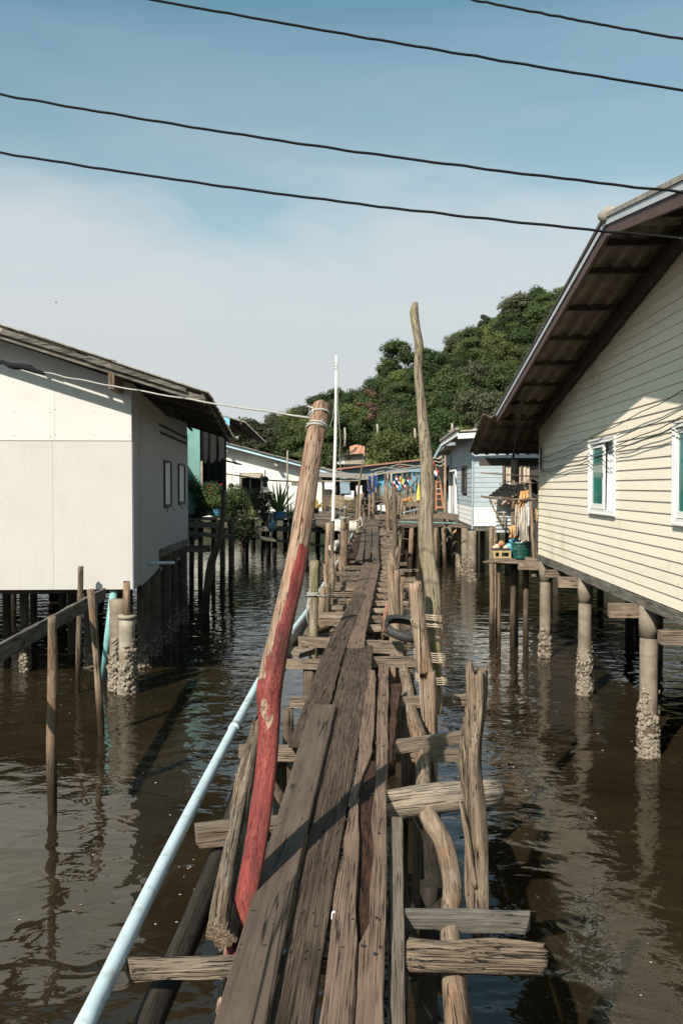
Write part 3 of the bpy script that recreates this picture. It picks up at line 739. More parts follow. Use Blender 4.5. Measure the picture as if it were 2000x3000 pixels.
for i in range(7):
    y = RY - .06 - 1.06 * i; d = Vector((0, -1, -SL)).normalized(); u = Vector((0, -SL, 1)).normalized()
    Mx = MY @ Matrix(((-1, 0, 0, RX + 2.05), (0, d.y, u.y, y), (0, d.z, u.z, roofz(y) + .055), (0, 0, 0, 1)))
    corr('roof_sheet', M_['soffit'], roof, Mx, 2.05, 1.16, .032, .215, 8, .007)
    Mx = MY @ Matrix(((-1, 0, 0, 9.0), (0, d.y, u.y, y), (0, d.z, u.z, roofz(y) + .058), (0, 0, 0, 1)))
    corr('roof_sheet', M_['soffit'], roof, Mx, 6.98, 1.16, .026, .175, 5, .007)
for i, y in enumerate([RY + .35] + [q + .98 for q in rows[:7]] + [RY - .9, RY - 1.95, RY - 3.0, RY - 4.1]):
    mb = MB(); mb.box((RX + 4.2, y, roofz(y) - .02), (8.4, .045, .075)); yl(mb, 'purlin', M_['soffit_dark'], roof)
def slant(x, ya, yb, dz, wx, h, name, mat, par=roof, s=SL):
    mb = MB(); za, zb_ = roofz(ya) + dz, roofz(yb) + dz
    mb.slab([(x, ya, za - h / 2), (x, yb, zb_ - h / 2), (x, yb, zb_ + h / 2), (x, ya, za + h / 2)], (wx, 0, 0)); return yl(mb, name, mat, par)
slant(-.13, RY, 16.6, -.06, .10, .20, 'rafter', M_['soffit_dark']); slant(-.13, RY - 4.6, RY - .01, -.06, .10, .20, 'rafter', M_['soffit_dark'])
slant(RX - .006, RY, 16.0, -.055, .035, .13, 'barge_board', M_['maroon']); slant(RX - .006, RY - 4.6, RY - .005, -.055, .035, .13, 'barge_board', M_['maroon'])
slant(RX - .022, RY - .01, 16.02, .025, .05, .065, 'flashing', M_['zinc']); slant(RX - .022, RY - 4.6, RY - .012, .025, .05, .065, 'flashing', M_['zinc'])
# verge tiles standing above the flashing
slant(RX - .035, RY + .02, 16.9, .085, .16, .045, 'verge_strip', M_['soffit_dark']); slant(RX - .035, RY - 4.6, RY - .02, .085, .16, .045, 'verge_strip', M_['roof_old'])
mb = MB(); q = [(-1.0 + .1 * i) for i in range(3)]
pts = [Vector((RX - .09, RY, RZ + .075)), Vector((RX - .02, RY, RZ + .085)), Vector((RX + .4, RY, RZ + .09)), Vector((4, RY, RZ + .09)), Vector((8, RY, RZ + .09))]
mb.tube(pts, [.03, .085, .10, .10, .10], 12); yl(mb, 'ridge_cap', M_['roof_old'], roof, smooth=True)
# porch roof beyond the gable wall
for i in range(2):
    y = 15.95 + 1.0 * i
    corr('porch_roof_sheet', M_['soffit'], roof, slope_frame(-1.15, y, roofz(16) + .02 - .30 * (y - 15.95), .30), 2.2, 1.12, .034, .215, 8, .008)
    corr('porch_roof_sheet', M_['soffit'], roof, slope_frame(1.06, y, roofz(16) + .026 - .30 * (y - 15.95), .30), 7.6, 1.12, .03, .175, 5, .008)
for y in (16.4, 17.2, 17.75):
    mb = MB(); mb.box((3.0, y, roofz(16) - .30 * (y - 15.95) - .05), (7.9, .05, .07)); yl(mb, 'purlin', M_['soffit_dark'], roof)
mb = MB(); mb.box((1.6, 17.45, 3.70), (5.2, .07, .16)); yl(mb, 'porch_beam', M_['soffit_dark'], roof)
mb = MB(); mb.slab([(-.75, 14.0, roofz(14) - .2), (-.75, 14.08, roofz(14) - .2), (-.35, 17.5, 3.68), (-.35, 17.4, 3.68)], (.06, 0, .14)); yl(mb, 'brace', M_['soffit_dark'], roof)
# piles
def shells(c, r0, z0, z1, n, parent, mat=M_['shell'], seed=0, sz=.03):
    r = random.Random(seed + int(c[0] * 100)); vv = []; ff = []
    for k in range(n):
        a = r.uniform(0, 6.28); q = r.random() ** .75; z = z0 + (z1 - z0) * (1 - q) if r.random() < .3 else z0 + (z1 - z0) * (r.random() ** 1.35) * (1.05 + .35 * math.sin(a * 2 + seed) + .2 * math.sin(a * 5 + seed))
        o_ = Vector((math.cos(a), math.sin(a), 0)); p = Vector((c[0], c[1], z)) + o_ * (r0 + r.uniform(-.004, .018))
        n_ = (o_ + Vector((r.uniform(-.8, .8), r.uniform(-.8, .8), r.uniform(-.7, .7)))).normalized(); t = n_.orthogonal(); t = (Matrix.Rotation(r.uniform(0, 6.28), 3, n_) @ t).normalized(); b_ = n_.cross(t)
        s = sz * r.uniform(.5, 1.3); i = len(vv); m = 6
        ring = [p + (t * math.cos(6.28 * j / m) * s + b_ * math.sin(6.28 * j / m) * s * .7) * r.uniform(.75, 1.2) for j in range(m)]
        vv += ring + [p + n_ * s * .45]; ff += [(i + j, i + (j + 1) % m, i + m) for j in range(m)]
    ob('barnacle_crust', mesh('barnacle_crust', vv, ff, mat), parent, None, 'stuff')
def pile(cx, cy, r0, zt, mat, parent, sh=0, zsh=.45, cap=0, name='pile', seed=0, lean=(0, 0), seg=20, szs=.03):
    mb = MB(); n = 14; pts = [Vector((cx + lean[0] * (1 - i / n), cy + lean[1] * (1 - i / n), -1.2 + (zt + 1.2) * i / n)) for i in range(n + 1)]
    mb.tube(pts, [r0 * (1 + .02 * noise.noise((i * .9, cx * 9, 0))) for i in range(n + 1)], seg, rough=.03, sd=cx)
    if cap: mb.tube([(cx, cy, zt - cap), (cx, cy, zt + .004)], r0 * 1.12, seg)
    o = mb.build(name, mat, parent, smooth=True); me = o.data
    if sh: shells((cx, cy), r0, -.12, zsh, sh, o, seed=seed, sz=szs)
    return o
pil = [(10.05, .105, 780, .60), (13.05, .100, 600, .55), (16.0, .105, 520, .42)]
for i, (y, r0, n, zs) in enumerate(pil):
    p = MY @ Vector((.06, y, 0)); pile(p.x, p.y, r0, ZB - .12, M_['concrete'], house, n, zs, cap=.36, seed=i * 3, szs=.036)
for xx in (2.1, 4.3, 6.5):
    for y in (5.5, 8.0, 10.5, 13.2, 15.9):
        p = MY @ Vector((xx + rnd.uniform(-.2, .2), y, 0)); pile(p.x, p.y, .10, ZB - .1, M_['concrete_shaded'], house, 0, seg=12)
# stub ends of the floor bearers poking out past the piles
for y, x0, h, w_, dz in ((16.15, -.42, .17, .13, -.20), (14.7, -.22, .13, .12, -.21), (13.3, -.30, .16, .13, -.20), (10.25, -.36, .16, .13, -.20), (8.75, -.26, .13, .12, -.26)):
    a = MY @ Vector((x0, y, ZB + dz)); b = MY @ Vector((8, y, ZB + dz)); beam('bearer', a, b, w_, h, M_['beam'], house, edge=.007, step=.4)
# wiring along the wall
for (zz, dz, sag) in ((4.05, .40, .10), (3.98, .28, .16), (3.83, .38, .17), (3.80, .36, .20)):
    a = MY @ Vector((-.07, 16.0, zz - .35)); b = MY @ Vector((-.10, 6.5, zz + dz - .1)); mb = MB(); mb.tube(rope_path(a, b, sag * .6, 30, .03, zz), .006, 5); mb.build('wall_cable', M_['wire'], house)
mb = MB(); mb.box((-.05, 15.95, 3.72), (.03, .03, .42)); yl(mb, 'cable_bracket', M_['dark_frame'])

# ================================================================ white panel house on the left
HL = thing('white_panel_house', 'white fibreboard house with a low tin roof standing over the water', 'house', P(390, 1726, 13.5))
C0 = P(390, 1726, 13.5); ZL = C0.z
ang = math.atan(.043); ML = Matrix.Translation((C0.x, C0.y, 0)) @ Matrix.Rotation(ang, 4, 'Z')
def ll(mb, name, mat, parent=None, **k):
    for i, p in enumerate(mb.v): mb.v[i] = ML @ p
    c = sum(mb.v, Vector()) / len(mb.v)
    return mb.build(name, mat, parent or HL, M=ML @ Matrix.Translation(ML.inverted() @ c), **k)
LI = ML.inverted()
ea = P(611, 1148, 13.5 - .62); eb = P(681, 1276, 22.0); ra = P(0, 950, 13.5 - .62)
la, lb_, lr = LI @ ea, LI @ eb, LI @ ra
gx = (lr.z - la.z) / (lr.x - la.x); gy = (lb_.z - la.z - gx * (lb_.x - la.x)) / (lb_.y - la.y)
def rl(x, y): return la.z + gx * (x - la.x) + gy * (y - la.y)      # roof top surface
seam = (LI @ P(390, 1289, 13.5)).z
edges = [0.0, -1.235]; 
while edges[-1] > -6: edges.append(edges[-1] - 1.235)
for i in range(len(edges) - 1):
    b, a = edges[i] - .0015, edges[i + 1] + .0015
    if i == 0: b = 0.0
    mb = MB(); lo = ZL; 
    if i == 0:
        mb.slab([(a, -.012, lo), (-.145, -.012, lo), (-.145, -.012, lo + .13), (-.045, -.012, lo + .13), (-.045, -.012, lo), (b, -.012, lo), (b, -.012, seam), (a, -.012, seam)], (0, .012, 0))
    else: mb.slab([(a, -.012, lo), (b, -.012, lo), (b, -.012, seam), (a, -.012, seam)], (0, .012, 0))
    ll(mb, 'wall_panel', M_['white_panel2'])
    sh = .04
    mb = MB(); mb.slab([(a + sh, -.022, seam - .012), (b + (sh if i else 0), -.022, seam - .012), (b + (sh if i else 0), -.022, rl(b, 0) - .20), (a + sh, -.022, rl(a, 0) - .20)], (0, .020, 0)); ll(mb, 'wall_panel', M_['white_panel'])
mb = MB(); r = random.Random(8)
for i in range(4):
    for z in (ZL + .25, ZL + .85, ZL + 1.45, ZL + 2.0):
        for q in (.06, .42, .8, 1.16):
            
                if r.random() < .7: mb.box((edges[i] - q + r.uniform(-.05, .05) * (.1 < q < 1.1), -.014, z + r.uniform(-.09, .09)), (.007, .006, .007))
    for z in (seam + .06, seam + .45, seam + .9):
        for q in (.04, .6, 1.2): mb.box((edges[i] - q + .02, -.024, z + r.uniform(-.03, .03)), (.010, .006, .010))
o = ll(mb, 'nail_heads', M_['dark_frame']); o['kind'] = 'stuff'
LS = (LI @ Vector((-.1804 * 20, 20, 0))); 
# far end of the side wall
Yf = 0
for q in range(400):
    y = q * .03; p = ML @ Vector((0, y, 0)); u = p.x / p.y * 2500 + 1000
    if u < 549: Yf = y
Ys = 0
for q in range(400):
    y = q * .03; p = ML @ Vector((0, y, 0)); u = p.x / p.y * 2500 + 1000
    if u < 463: Ys = y
zst = (P(463, 1612, (ML @ Vector((0, Ys, 0))).y)).z
def px_y(u):    # distance along the side wall at photo column u
    best = 0
    for q in range(1000):
        y = q * .012; p = ML @ Vector((0, y, 0))
        if p.x / p.y * 2500 + 1000 <= u: best = y
    return best
mb = MB(); mb.slab([(.002, .003, ZL - .02), (.002, px_y(408) - .01, ZL + .02), (.002, px_y(408) - .01, rl(0, 0) - .22), (.002, .003, rl(0, 0) - .20)], (.012, 0, 0)); ll(mb, 'side_panel', M_['shaded_panel'])
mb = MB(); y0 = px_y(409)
mb.slab([(.002, y0 + .008, ZL - .02), (.002, px_y(446), ZL + .05), (.002, Ys, ZL + .12), (.002, Ys, zst), (.002, Yf, zst - .02), (.002, Yf, rl(0, Yf) - .45), (.002, y0 + .008, rl(0, y0) - .24)], (.014, 0, 0)); ll(mb, 'side_panel', M_['shaded_panel'])
mb = MB(); mb.box((-3.2, Yf, 3.4), (6.4, .05, 3.2)); mb.box((-3.2, Yf / 2 + .25, ZL - .03), (6.1, Yf - .6, .05)); mb.slab([(-6.4, .02, ZL), (-.01, .02, ZL), (-.01, .02, rl(0, 0) - .25), (-6.4, .02, rl(-6.4, 0) - .25)], (0, .05, 0)); mb.box((-.04, Yf / 2, ZL + 1.6), (.05, Yf - .1, 2.4)); ll(mb, 'wall_core', M_['shaded_panel'])
# side windows (closed louvres)
for (ua, ub, ta, tb, ba, bb) in ((478, 497, 1351, 1355, 1483, 1480), (520, 537, 1361, 1363, 1474, 1472)):
    ya, yb = px_y(ua), px_y(ub); Yc = (ML @ Vector((0, (ya + yb) / 2, 0))).y
    zt, zb_ = P(0, (ta + tb) / 2, Yc).z, P(0, (ba + bb) / 2, Yc).z
    mb = MB(); s = .045; c = (ya + yb) / 2; zc = (zt + zb_) / 2
    mb.box((.03, ya, zc), (.04, s, zt - zb_ + s)); mb.box((.03, yb, zc), (.04, s, zt - zb_ + s)); mb.box((.03, c, zt), (.04, yb - ya - s, s)); mb.box((.03, c, zb_), (.05, yb - ya - s, s * 1.3))
    W_ = ll(mb, 'window', M_['dark_frame'])
    for q in (-.25, .25):
        mb = MB(); mb.box((.022, c + q * (yb - ya - s) * .98, zc), (.012, (yb - ya - s) * .46, zt - zb_ - s)); ll(mb, 'pane', M_['frosted'], W_)
    mb = MB(); mb.tube([(.04, c - .2, zb_), (.07, c - .25, zb_ - .14)], .006, 5); mb.tube([(.04, c + .25, zb_), (.12, c + .35, zb_ - .12)], .006, 5); ll(mb, 'window_hook', M_['dark_frame'], W_)
# vent slats high on the side wall
for k, dz in enumerate((-.62, -.76)):
    ya, yb = px_y(465) + .1 * k, px_y(547); mb = MB(); mb.slab([(.018, ya, rl(0, ya) + dz), (.018, yb, rl(0, yb) + dz * .92), (.018, yb, rl(0, yb) + dz * .92 + .05), (.018, ya, rl(0, ya) + dz + .05)], (.006, 0, 0)); ll(mb, 'vent_slot', M_['shade'])
mb = MB(); p = LI @ P(430, 1666, 15); mb.tube([(0.0, px_y(432), ZL + .30), (.42, px_y(432) + .25, ZL + .28)], .028, 10); ll(mb, 'waste_pipe', M_['pvc'], smooth=True)
# roof
rfl = bpy.data.objects.new('roof', None); put(rfl, HL, ML @ Matrix.Translation((-2, 3, 5)))
def lroof_frame(x, y, up=.0):
    dx = Vector((1, 0, gx)).normalized(); dy = Vector((0, 1, gy)).normalized(); n = dx.cross(dy).normalized()
    # X runs across the ridges (away from the camera), Y down the fall to the eave
    X, Y, N = dy, dx, -(dy.cross(dx)) 
    N = n; X = dy; Y = -dx
    p = Vector((x, y, rl(x, y))) + n * up
    return ML @ Matrix(((X.x, Y.x, N.x, p.x), (X.y, Y.y, N.y, p.y), (X.z, Y.z, N.z, p.z), (0, 0, 0, 1)))
ey = (lb_.x - la.x) / (lb_.y - la.y)
for i in range(12):
    y = la.y + i * .82
    for j in range(5):
        x = la.x + ey * (y - la.y) - j * 1.38; ln = 1.5
        corr('roof_sheet', M_['roof_old'], rfl, lroof_frame(x, y, -.01 - .0 + .012 * (j % 2) + .004 * (i % 2)), .84, ln, .016, .076, 5, .006)
for j in range(7):
    x = la.x - .12 - j * .95
    mb = MB(); mb.slab([(x, la.y + .05, rl(x, la.y) - .09), (x + .05, la.y + .05, rl(x + .05, la.y) - .09), (x + .05, la.y + .05, rl(x + .05, la.y) - .03), (x, la.y + .05, rl(x, la.y) - .03)], (ey * 9.2, 9.2, gy * 9.2)); ll(mb, 'batten', M_['soffit_dark'], rfl)
for k, y in enumerate((la.y + .02, la.y + 1.6, la.y + 3.2, la.y + 4.8, la.y + 6.4, la.y + 8)):
    xe = la.x + ey * (y - la.y) - .05
    mb = MB(); mb.slab([(-6.4, y, rl(-6.4, y) - .26), (xe, y, rl(xe, y) - .19), (xe, y, rl(xe, y) - .09), (-6.4, y, rl(-6.4, y) - .10)], (0, .05, 0)); ll(mb, 'rafter', M_['beam_grey'] if k == 0 else M_['soffit_dark'], rfl)
# loose barge strips along the front of the roof
for (xa, xb, dz, dy) in ((-6.4, -1.75, -.085, -.035), (-2.0, -.15, -.095, -.03), (-.5, .95, -.085, -.028)):
    mb = MB(); y = la.y + dy; mb.slab([(xa, y, rl(xa, y) + dz - .055), (xb, y, rl(xb, y) + dz - .03), (xb, y, rl(xb, y) + dz + .025), (xa, y, rl(xa, y) + dz + .04)], (0, .02, 0)); ll(mb, 'barge_board', M_['beam_grey'] if xa > -6 else M_['concrete_pale'], rfl)
mb = MB(); mb.box((-.17, -.30, rl(-.2, -.3) - .30), (.09, .7, .26)); ll(mb, 'bracket', M_['post_pale'], rfl)
# piles under it
for (px, py, r0, mat, sh, zs, zt) in ((350, 2018, .145, 'concrete', 700, .52, ZL - .15), (374, 2030, .125, 'concrete_pale', 620, .55, ZL - .36)):
    b = Z(px, py, 0); pile(b.x, b.y, r0, zt, M_[mat], HL, sh, zs, cap=.05 if mat == 'concrete_pale' else 0, seed=px, szs=.05)
b = Z(374, 2030, 0); log('stub_post', [(b.x, b.y, ZL - .37), (b.x, b.y, ZL + .14)], [.062, .05], M_['post'], HL, seg=12, jag=.02)
for xx in (-.9, -1.9, -3.1, -4.3, -5.6):
    for yy in (1.5, 3.0, 4.8):
        p = ML @ Vector((xx + rnd.uniform(-.3, .3), yy + rnd.uniform(-.3, .3), 0)); pile(p.x, p.y, rnd.uniform(.06, .11), ZL - .1, M_['concrete_shaded'], HL, 200 if yy < 2 else 0, .42, seed=int(xx * 7), seg=12)
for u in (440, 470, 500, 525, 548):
    y = px_y(u); p = ML @ Vector((-.12, y, 0)); pile(p.x, p.y, .08 + .02 * (u % 3), zst + .1 if u > 462 else ZL, M_['concrete_shaded'], HL, 160, .5, seed=u, seg=12)
a = ML @ Vector((0.0, Ys + .1, zst - .06)); b = ML @ Vector((0, Yf, zst - .09)); beam('sill_beam', a, b, .1, .14, M_['beam_grey'], HL)
a = ML @ Vector((-.3, .75, ZL - .09)); b = ML @ Vector((-6.3, .75, ZL - .09)); beam('sill_beam', a, b, .1, .12, M_['beam_grey'], HL)
a = ML @ Vector((-.5, Yf * .97, zst - .25)); b = ML @ Vector((.55, Yf * .97, zst - .25)); beam('bearer', a, b, .1, .15, M_['beam_grey'], HL)

NH = thing('blocker_house_left', 'low brown house added behind the white panel house to darken the space beneath it', 'house', (-11, 25, 1.4))  # added house: blocks skylight from under the white panel house
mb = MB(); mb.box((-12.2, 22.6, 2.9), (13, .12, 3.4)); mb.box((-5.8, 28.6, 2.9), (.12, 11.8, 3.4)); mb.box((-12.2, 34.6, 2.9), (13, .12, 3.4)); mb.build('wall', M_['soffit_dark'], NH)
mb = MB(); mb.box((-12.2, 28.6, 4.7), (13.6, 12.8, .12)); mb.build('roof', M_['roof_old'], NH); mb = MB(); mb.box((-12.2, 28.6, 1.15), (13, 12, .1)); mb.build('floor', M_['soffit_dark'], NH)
for i in range(9):
    for j in range(3): pile(-6.1 - i * 1.35 + .1 * j, 22.8 + j * 3.2, .1, 1.1, M_['post_dark'], NH, 0, seg=8)
NR = thing('blocker_house_right', 'dark low house added behind the cream house to darken the space between its piles', 'house', (11, 22, 1.4))  # added likewise, so no sky shows through beneath the cream house
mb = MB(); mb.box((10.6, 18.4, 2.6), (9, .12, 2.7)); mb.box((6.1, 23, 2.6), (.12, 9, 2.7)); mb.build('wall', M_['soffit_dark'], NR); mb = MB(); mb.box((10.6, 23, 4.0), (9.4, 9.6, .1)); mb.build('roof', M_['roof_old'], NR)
for i in range(7):
    for j in range(3): pile(6.3 + i * 1.3, 18.6 + j * 3.2, .1, 1.4, M_['post_dark'], NR, 0, seg=8)
# ================================================================ grey-blue lap-sided house behind the cream one
G0 = P(1385, 1541, 28.7); ZG = G0.z
HG = thing('greyblue_house', 'grey-blue lap-sided house with white lower boards raised on concrete piles', 'house', G0)
MG = Matrix.Translation((G0.x, G0.y, 0)) @ Matrix.Rotation(-math.atan(.043), 4, 'Z')
def gl(mb, name, mat, parent=None, **k):
    for i, p in enumerate(mb.v): mb.v[i] = MG @ p
    c = sum(mb.v, Vector()) / len(mb.v)
    return mb.build(name, mat, parent or HG, M=MG @ Matrix.Translation(MG.inverted() @ c), **k)
def g_y(u):
    best = 0
    for q in range(1500):
        y = q * .012; p = MG @ Vector((0, y, 0))
        if p.x / p.y * 2500 + 1000 >= u: best = y
    return best
GE = .163; HGt = 3.15; sideL = 14.0
gwins = [(g_y(1368), g_y(1354), 2.98, 3.90), (g_y(1315), g_y(1308), 2.9, 4.05)]
gdoor = (g_y(1337), g_y(1318), ZG, ZG + 2.05)
k = 0; z = ZG
while z < ZG + HGt - .01:
    mat = M_['white_paint'] if k < 4 else M_['greyblue']
    segs = [(0.012, sideL)]
    for (wa, wb, za, zb_) in gwins + [gdoor]:
        if z + GE > za and z < zb_:
            ns = []
            for a, b in segs:
                if wa > a and wb < b: ns += [(a, wa), (wb, b)]
                else: ns.append((a, b))
            segs = ns
    for a, b in segs:
        mb = MB(); mb.slab([(-.02, a, z), (-.006, a, z + GE + .01), (-.001, a, z + GE + .01), (-.001, a, z)], (0, b - a, 0)); gl(mb, 'siding_board', mat)
    fw = (1.0, 2.18, ZG + .95, ZG + 2.10)    # front window
    segs = [(-.018, 6.0)]
    if z + GE > fw[2] and z < fw[3]: segs = [(-.018, fw[0]), (fw[1], 6.0)]
    for a, b in segs:
        mb = MB(); mb.slab([(a, -.02, z), (a, -.006, z + GE + .01), (a, -.001, z + GE + .01), (a, -.001, z)], (b - a, 0, 0)); gl(mb, 'siding_board', mat)
    z += GE; k += 1
mb = MB(); mb.box((3.0, sideL / 2 + .05, ZG - .05), (5.9, sideL - .1, .1)); mb.box((3.0, sideL, ZG + 1.5), (6, .06, 3)); gl(mb, 'floor', M_['concrete'])
mb = MB(); mb.box((-.03, -.03, ZG + HGt / 2 - .25), (.05, .05, HGt - .3)); 
gl(mb, 'corner_trim', M_['greyblue'])
for wi, (wa, wb, za, zb_) in enumerate(gwins):
    mb = MB(); s = .07; c = (wa + wb) / 2; zc = (za + zb_) / 2
    mb.box((-.02, wa, zc), (.06, s, zb_ - za + s)); mb.box((-.02, wb, zc), (.06, s, zb_ - za + s)); mb.box((-.02, c, zb_), (.06, wb - wa - s, s)); mb.box((-.02, c, za), (.06, wb - wa - s, s))
    W_ = gl(mb, 'window', M_['dark_frame']); mb = MB(); mb.box((.02, c, zc), (.01, wb - wa - s, zb_ - za - s)); gl(mb, 'pane', M_['glass_dark'], W_)
wa, wb, za, zb_ = gdoor; mb = MB(); s = .09
mb.box((-.03, wa, (za + zb_) / 2), (.08, s, zb_ - za)); mb.box((-.03, wb, (za + zb_) / 2), (.08, s, zb_ - za)); mb.box((-.03, (wa + wb) / 2, zb_ - s / 2), (.08, wb - wa - s, s))
Dd = gl(mb, 'door', M_['white_paint']); mb = MB(); mb.box((.01, wa + (wb - wa) * .25, (za + zb_) / 2), (.04, (wb - wa) * .48, zb_ - za - .1)); gl(mb, 'door_leaf', M_['white_paint'], Dd)
mb = MB(); mb.box((.03, wa + (wb - wa) * .75, (za + zb_) / 2), (.02, (wb - wa) * .5, zb_ - za - .1)); gl(mb, 'door_leaf', M_['glass_dark'], Dd)
# front window with curtains
wa, wb, za, zb_ = fw; mb = MB(); s = .07; c = (wa + wb) / 2; zc = (za + zb_) / 2
mb.box((wa, -.03, zc), (s, .08, zb_ - za + s)); mb.box((wb, -.03, zc), (s, .08, zb_ - za + s)); mb.box((c, -.03, zb_), (wb - wa - s, .08, s)); mb.box((c, -.03, za), (wb - wa - s, .08, s)); mb.box((c, -.025, zc), (s * .8, .05, zb_ - za - s))
W_ = gl(mb, 'window', M_['brown_frame']); W_['label'] = 'brown framed window with drawn beige curtains'
mb = MB(); vv = []; n = 60
for i in range(n + 1):
    x = wa + (wb - wa) * i / n; y = .03 + .025 * math.sin(i * .8) + .01 * math.sin(i * .33); vv += [(x, y, za), (x, y, zb_)]
mb.add(vv, [(2 * i, 2 * i + 2, 2 * i + 3, 2 * i + 1) for i in range(n)]); gl(mb, 'curtain', M_['curtain'], W_, smooth=True)
# roof
GZ = ZG + HGt + .02
rg = bpy.data.objects.new('roof', None); put(rg, HG, MG @ Matrix.Translation((2, 4, GZ)))
mb = MB(); mb.slab([(-.6, -.75, GZ - .05), (7, -.75, GZ + .30), (7, 6.5, GZ + .30), (-.6, 6.5, GZ - .05)], (0, 0, .05)); gl(mb, 'roof_sheet', M_['concrete_pale'], rg)
mb = MB(); mb.slab([(-.45, 6.5, GZ - .22), (4, 6.5, GZ - .02), (4, 13.5, GZ - .32), (-.45, 13.5, GZ - .42)], (0, 0, .05)); gl(mb, 'roof_sheet', M_['concrete_pale'], rg)
mb = MB(); mb.box((-.6, 2.9, GZ - .10), (.03, 7.3, .17)); gl(mb, 'fascia', M_['white_paint'], rg)
mb = MB(); mb.box((3.2, -.77, GZ - .02), (7.6, .03, .17), Matrix.Rotation(-.046, 3, 'Y')); gl(mb, 'fascia', M_['white_paint'], rg)
mb = MB(); mb.slab([(-.6, 6.56, GZ - .20), (-.6, 6.56, GZ - .04), (-.45, 13.5, GZ - .34), (-.45, 13.5, GZ - .52)], (.03, 0, 0)); gl(mb, 'fascia', M_['blue_trim'], rg)
mb = MB(); mb.box((-.62, 2.9, GZ + .045), (.10, 7.5, .09)); gl(mb, 'roof_verge', M_['roof_old'], rg)
# floor beam, step and piles
beam('sill_beam', MG @ Vector((.05, 0, ZG - .10)), MG @ Vector((.05, sideL, ZG - .10)), .12, .14, M_['beam_grey'], HG)
beam('sill_beam', MG @ Vector((0, .05, ZG - .10)), MG @ Vector((6, .05, ZG - .10)), .10, .12, M_['beam_grey'], HG)
for (px, py, r0, mt, n) in ((1382, 1702, .15, 'concrete', 240), (1362, 1684, .15, 'concrete', 200), (1350, 1660, .20, 'concrete_yellow', 900), (1338, 1650, .20, 'concrete_yellow', 800), (1315, 1628, .14, 'concrete', 200), (1304, 1612, .14, 'concrete', 200)):
    b = Z(px, py, 0); pile(b.x, b.y, r0, ZG - .17, M_[mt], HG, n, .75 if 'yellow' in mt else .5, seed=px, seg=14, szs=.04)
for px in (1402, 1420, 1440, 1465, 1500, 1540):
    pile((px - 1000) / 2500 * 31, 31 + (px % 7) * .4, .11, ZG - .1, M_['concrete'], HG, 0, seg=10)
# ================================================================ the boardwalk
BW = thing('boardwalk', 'rickety plank walkway of worn boards on crossbeams leading between the houses', 'boardwalk', (0, 4, 1.6))
ZD = 1.60
def pk(st, dz=0, th=.035, mat='plank', edge=.006, tilt=0, label=None):
    o = plankst('plank', st, ZD + dz, th, M_[mat], BW, edge, tilt)
    if label: o['label'] = label
    return o
pk([(3400, 503, 693), (3000, 625, 780), (2500, 778, 882), (2063, 912, 984)], .035, .035, 'plank_smooth', .003, label='smooth dark grey board lying over the others')
pk([(3400, 711, 847), (3000, 790, 912), (2400, 911, 1009), (2060, 975, 1068), (1960, 999, 1087), (1890, 1018, 1092)], 0, .04, 'plank_wavy', .004)
pk([(3400, 881, 1015), (2750, 968, 1046), (2650, 974, 1040), (2500, 1003, 1050), (2450, 1010, 1053), (2330, 1032, 1049), (2270, 1040, 1062), (2200, 1050, 1090), (2080, 1062, 1098), (1963, 1082, 1100)], .004, .035, 'plank', .006)
pk([(3400, 1019, 1119), (2760, 1050, 1126), (2700, 1084, 1127), (2600, 1082, 1129), (2500, 1094, 1131), (2400, 1088, 1132), (2260, 1101, 1134), (2080, 1105, 1137), (1950, 1110, 1138)], -.002, .035, 'plank', .006)
pk([(2745, 1048, 1090), (2600, 1046, 1096), (2400, 1046, 1098), (2230, 1062, 1104)], -.020, .03, 'rotten', .02, label='rotten reddish core between two boards')
pk([(3400, 1126, 1199), (3000, 1137, 1186), (2700, 1139, 1184), (2392, 1141, 1180)], -.05, .04, 'plank_grey', .005)
pk([(2240, 1139, 1146), (2110, 1141, 1160), (2003, 1146, 1176)], -.012, .05, 'post_bark' if 'post_bark' in M_ else 'rotten', .012)
pk([(2172, 846, 894), (2060, 893, 966), (1923, 941, 1003), (1741, 1034, 1072)], .012, .04, 'plank_wavy', .007)
pk([(1896, 1014, 1066), (1855, 1020, 1071), (1760, 1048, 1090), (1653, 1089, 1113)], .006, .04, 'plank', .006)
pk([(1737, 1034, 1062), (1700, 1046, 1076), (1652, 1063, 1090)], .014, .04, 'plank', .01)
pk([(1640, 1068, 1084), (1600, 1070, 1087), (1556, 1073, 1089)], 0, .04, 'plank_far', .012)
pk([(1650, 1092, 1112), (1612, 1091, 1110), (1600, 1090, 1109)], 0, .04, 'plank_far', .01)
pk([(1600, 1090, 1109), (1560, 1091, 1110)], .01, .04, 'plank_far', .012)
pk([(1645, 1040, 1061), (1600, 1052, 1067), (1562, 1059, 1071)], -.01, .04, 'plank_far', .015)
pk([(1632, 1014, 1041), (1590, 1032, 1052), (1565, 1047, 1058)], -.03, .04, 'rotten', .02)
pk([(1618, 1088, 1107), (1600, 1089, 1107)], .02, .03, 'plank_far', .02)
r = random.Random(21)
for (ya, yb) in ((1560, 1549), (1550, 1538), (1540, 1531), (1532, 1523), (1525, 1517), (1518, 1511), (1512, 1506), (1507, 1502)):
    q = (1560 - ya) / 55; cx = 1080 + 18 * q; wd = 60 - 22 * q; n = 3
    for i in range(n):
        a = cx - wd / 2 + wd * i / n + r.uniform(-3, 3); b = a + wd / n * r.uniform(.75, .98); k = r.uniform(-4, 4)
        pk([(ya + r.uniform(0, 3), a, b), (yb, a + k, b + k)], r.uniform(-.02, .05), .04, 'plank_far', .02, r.uniform(-.03, .04))
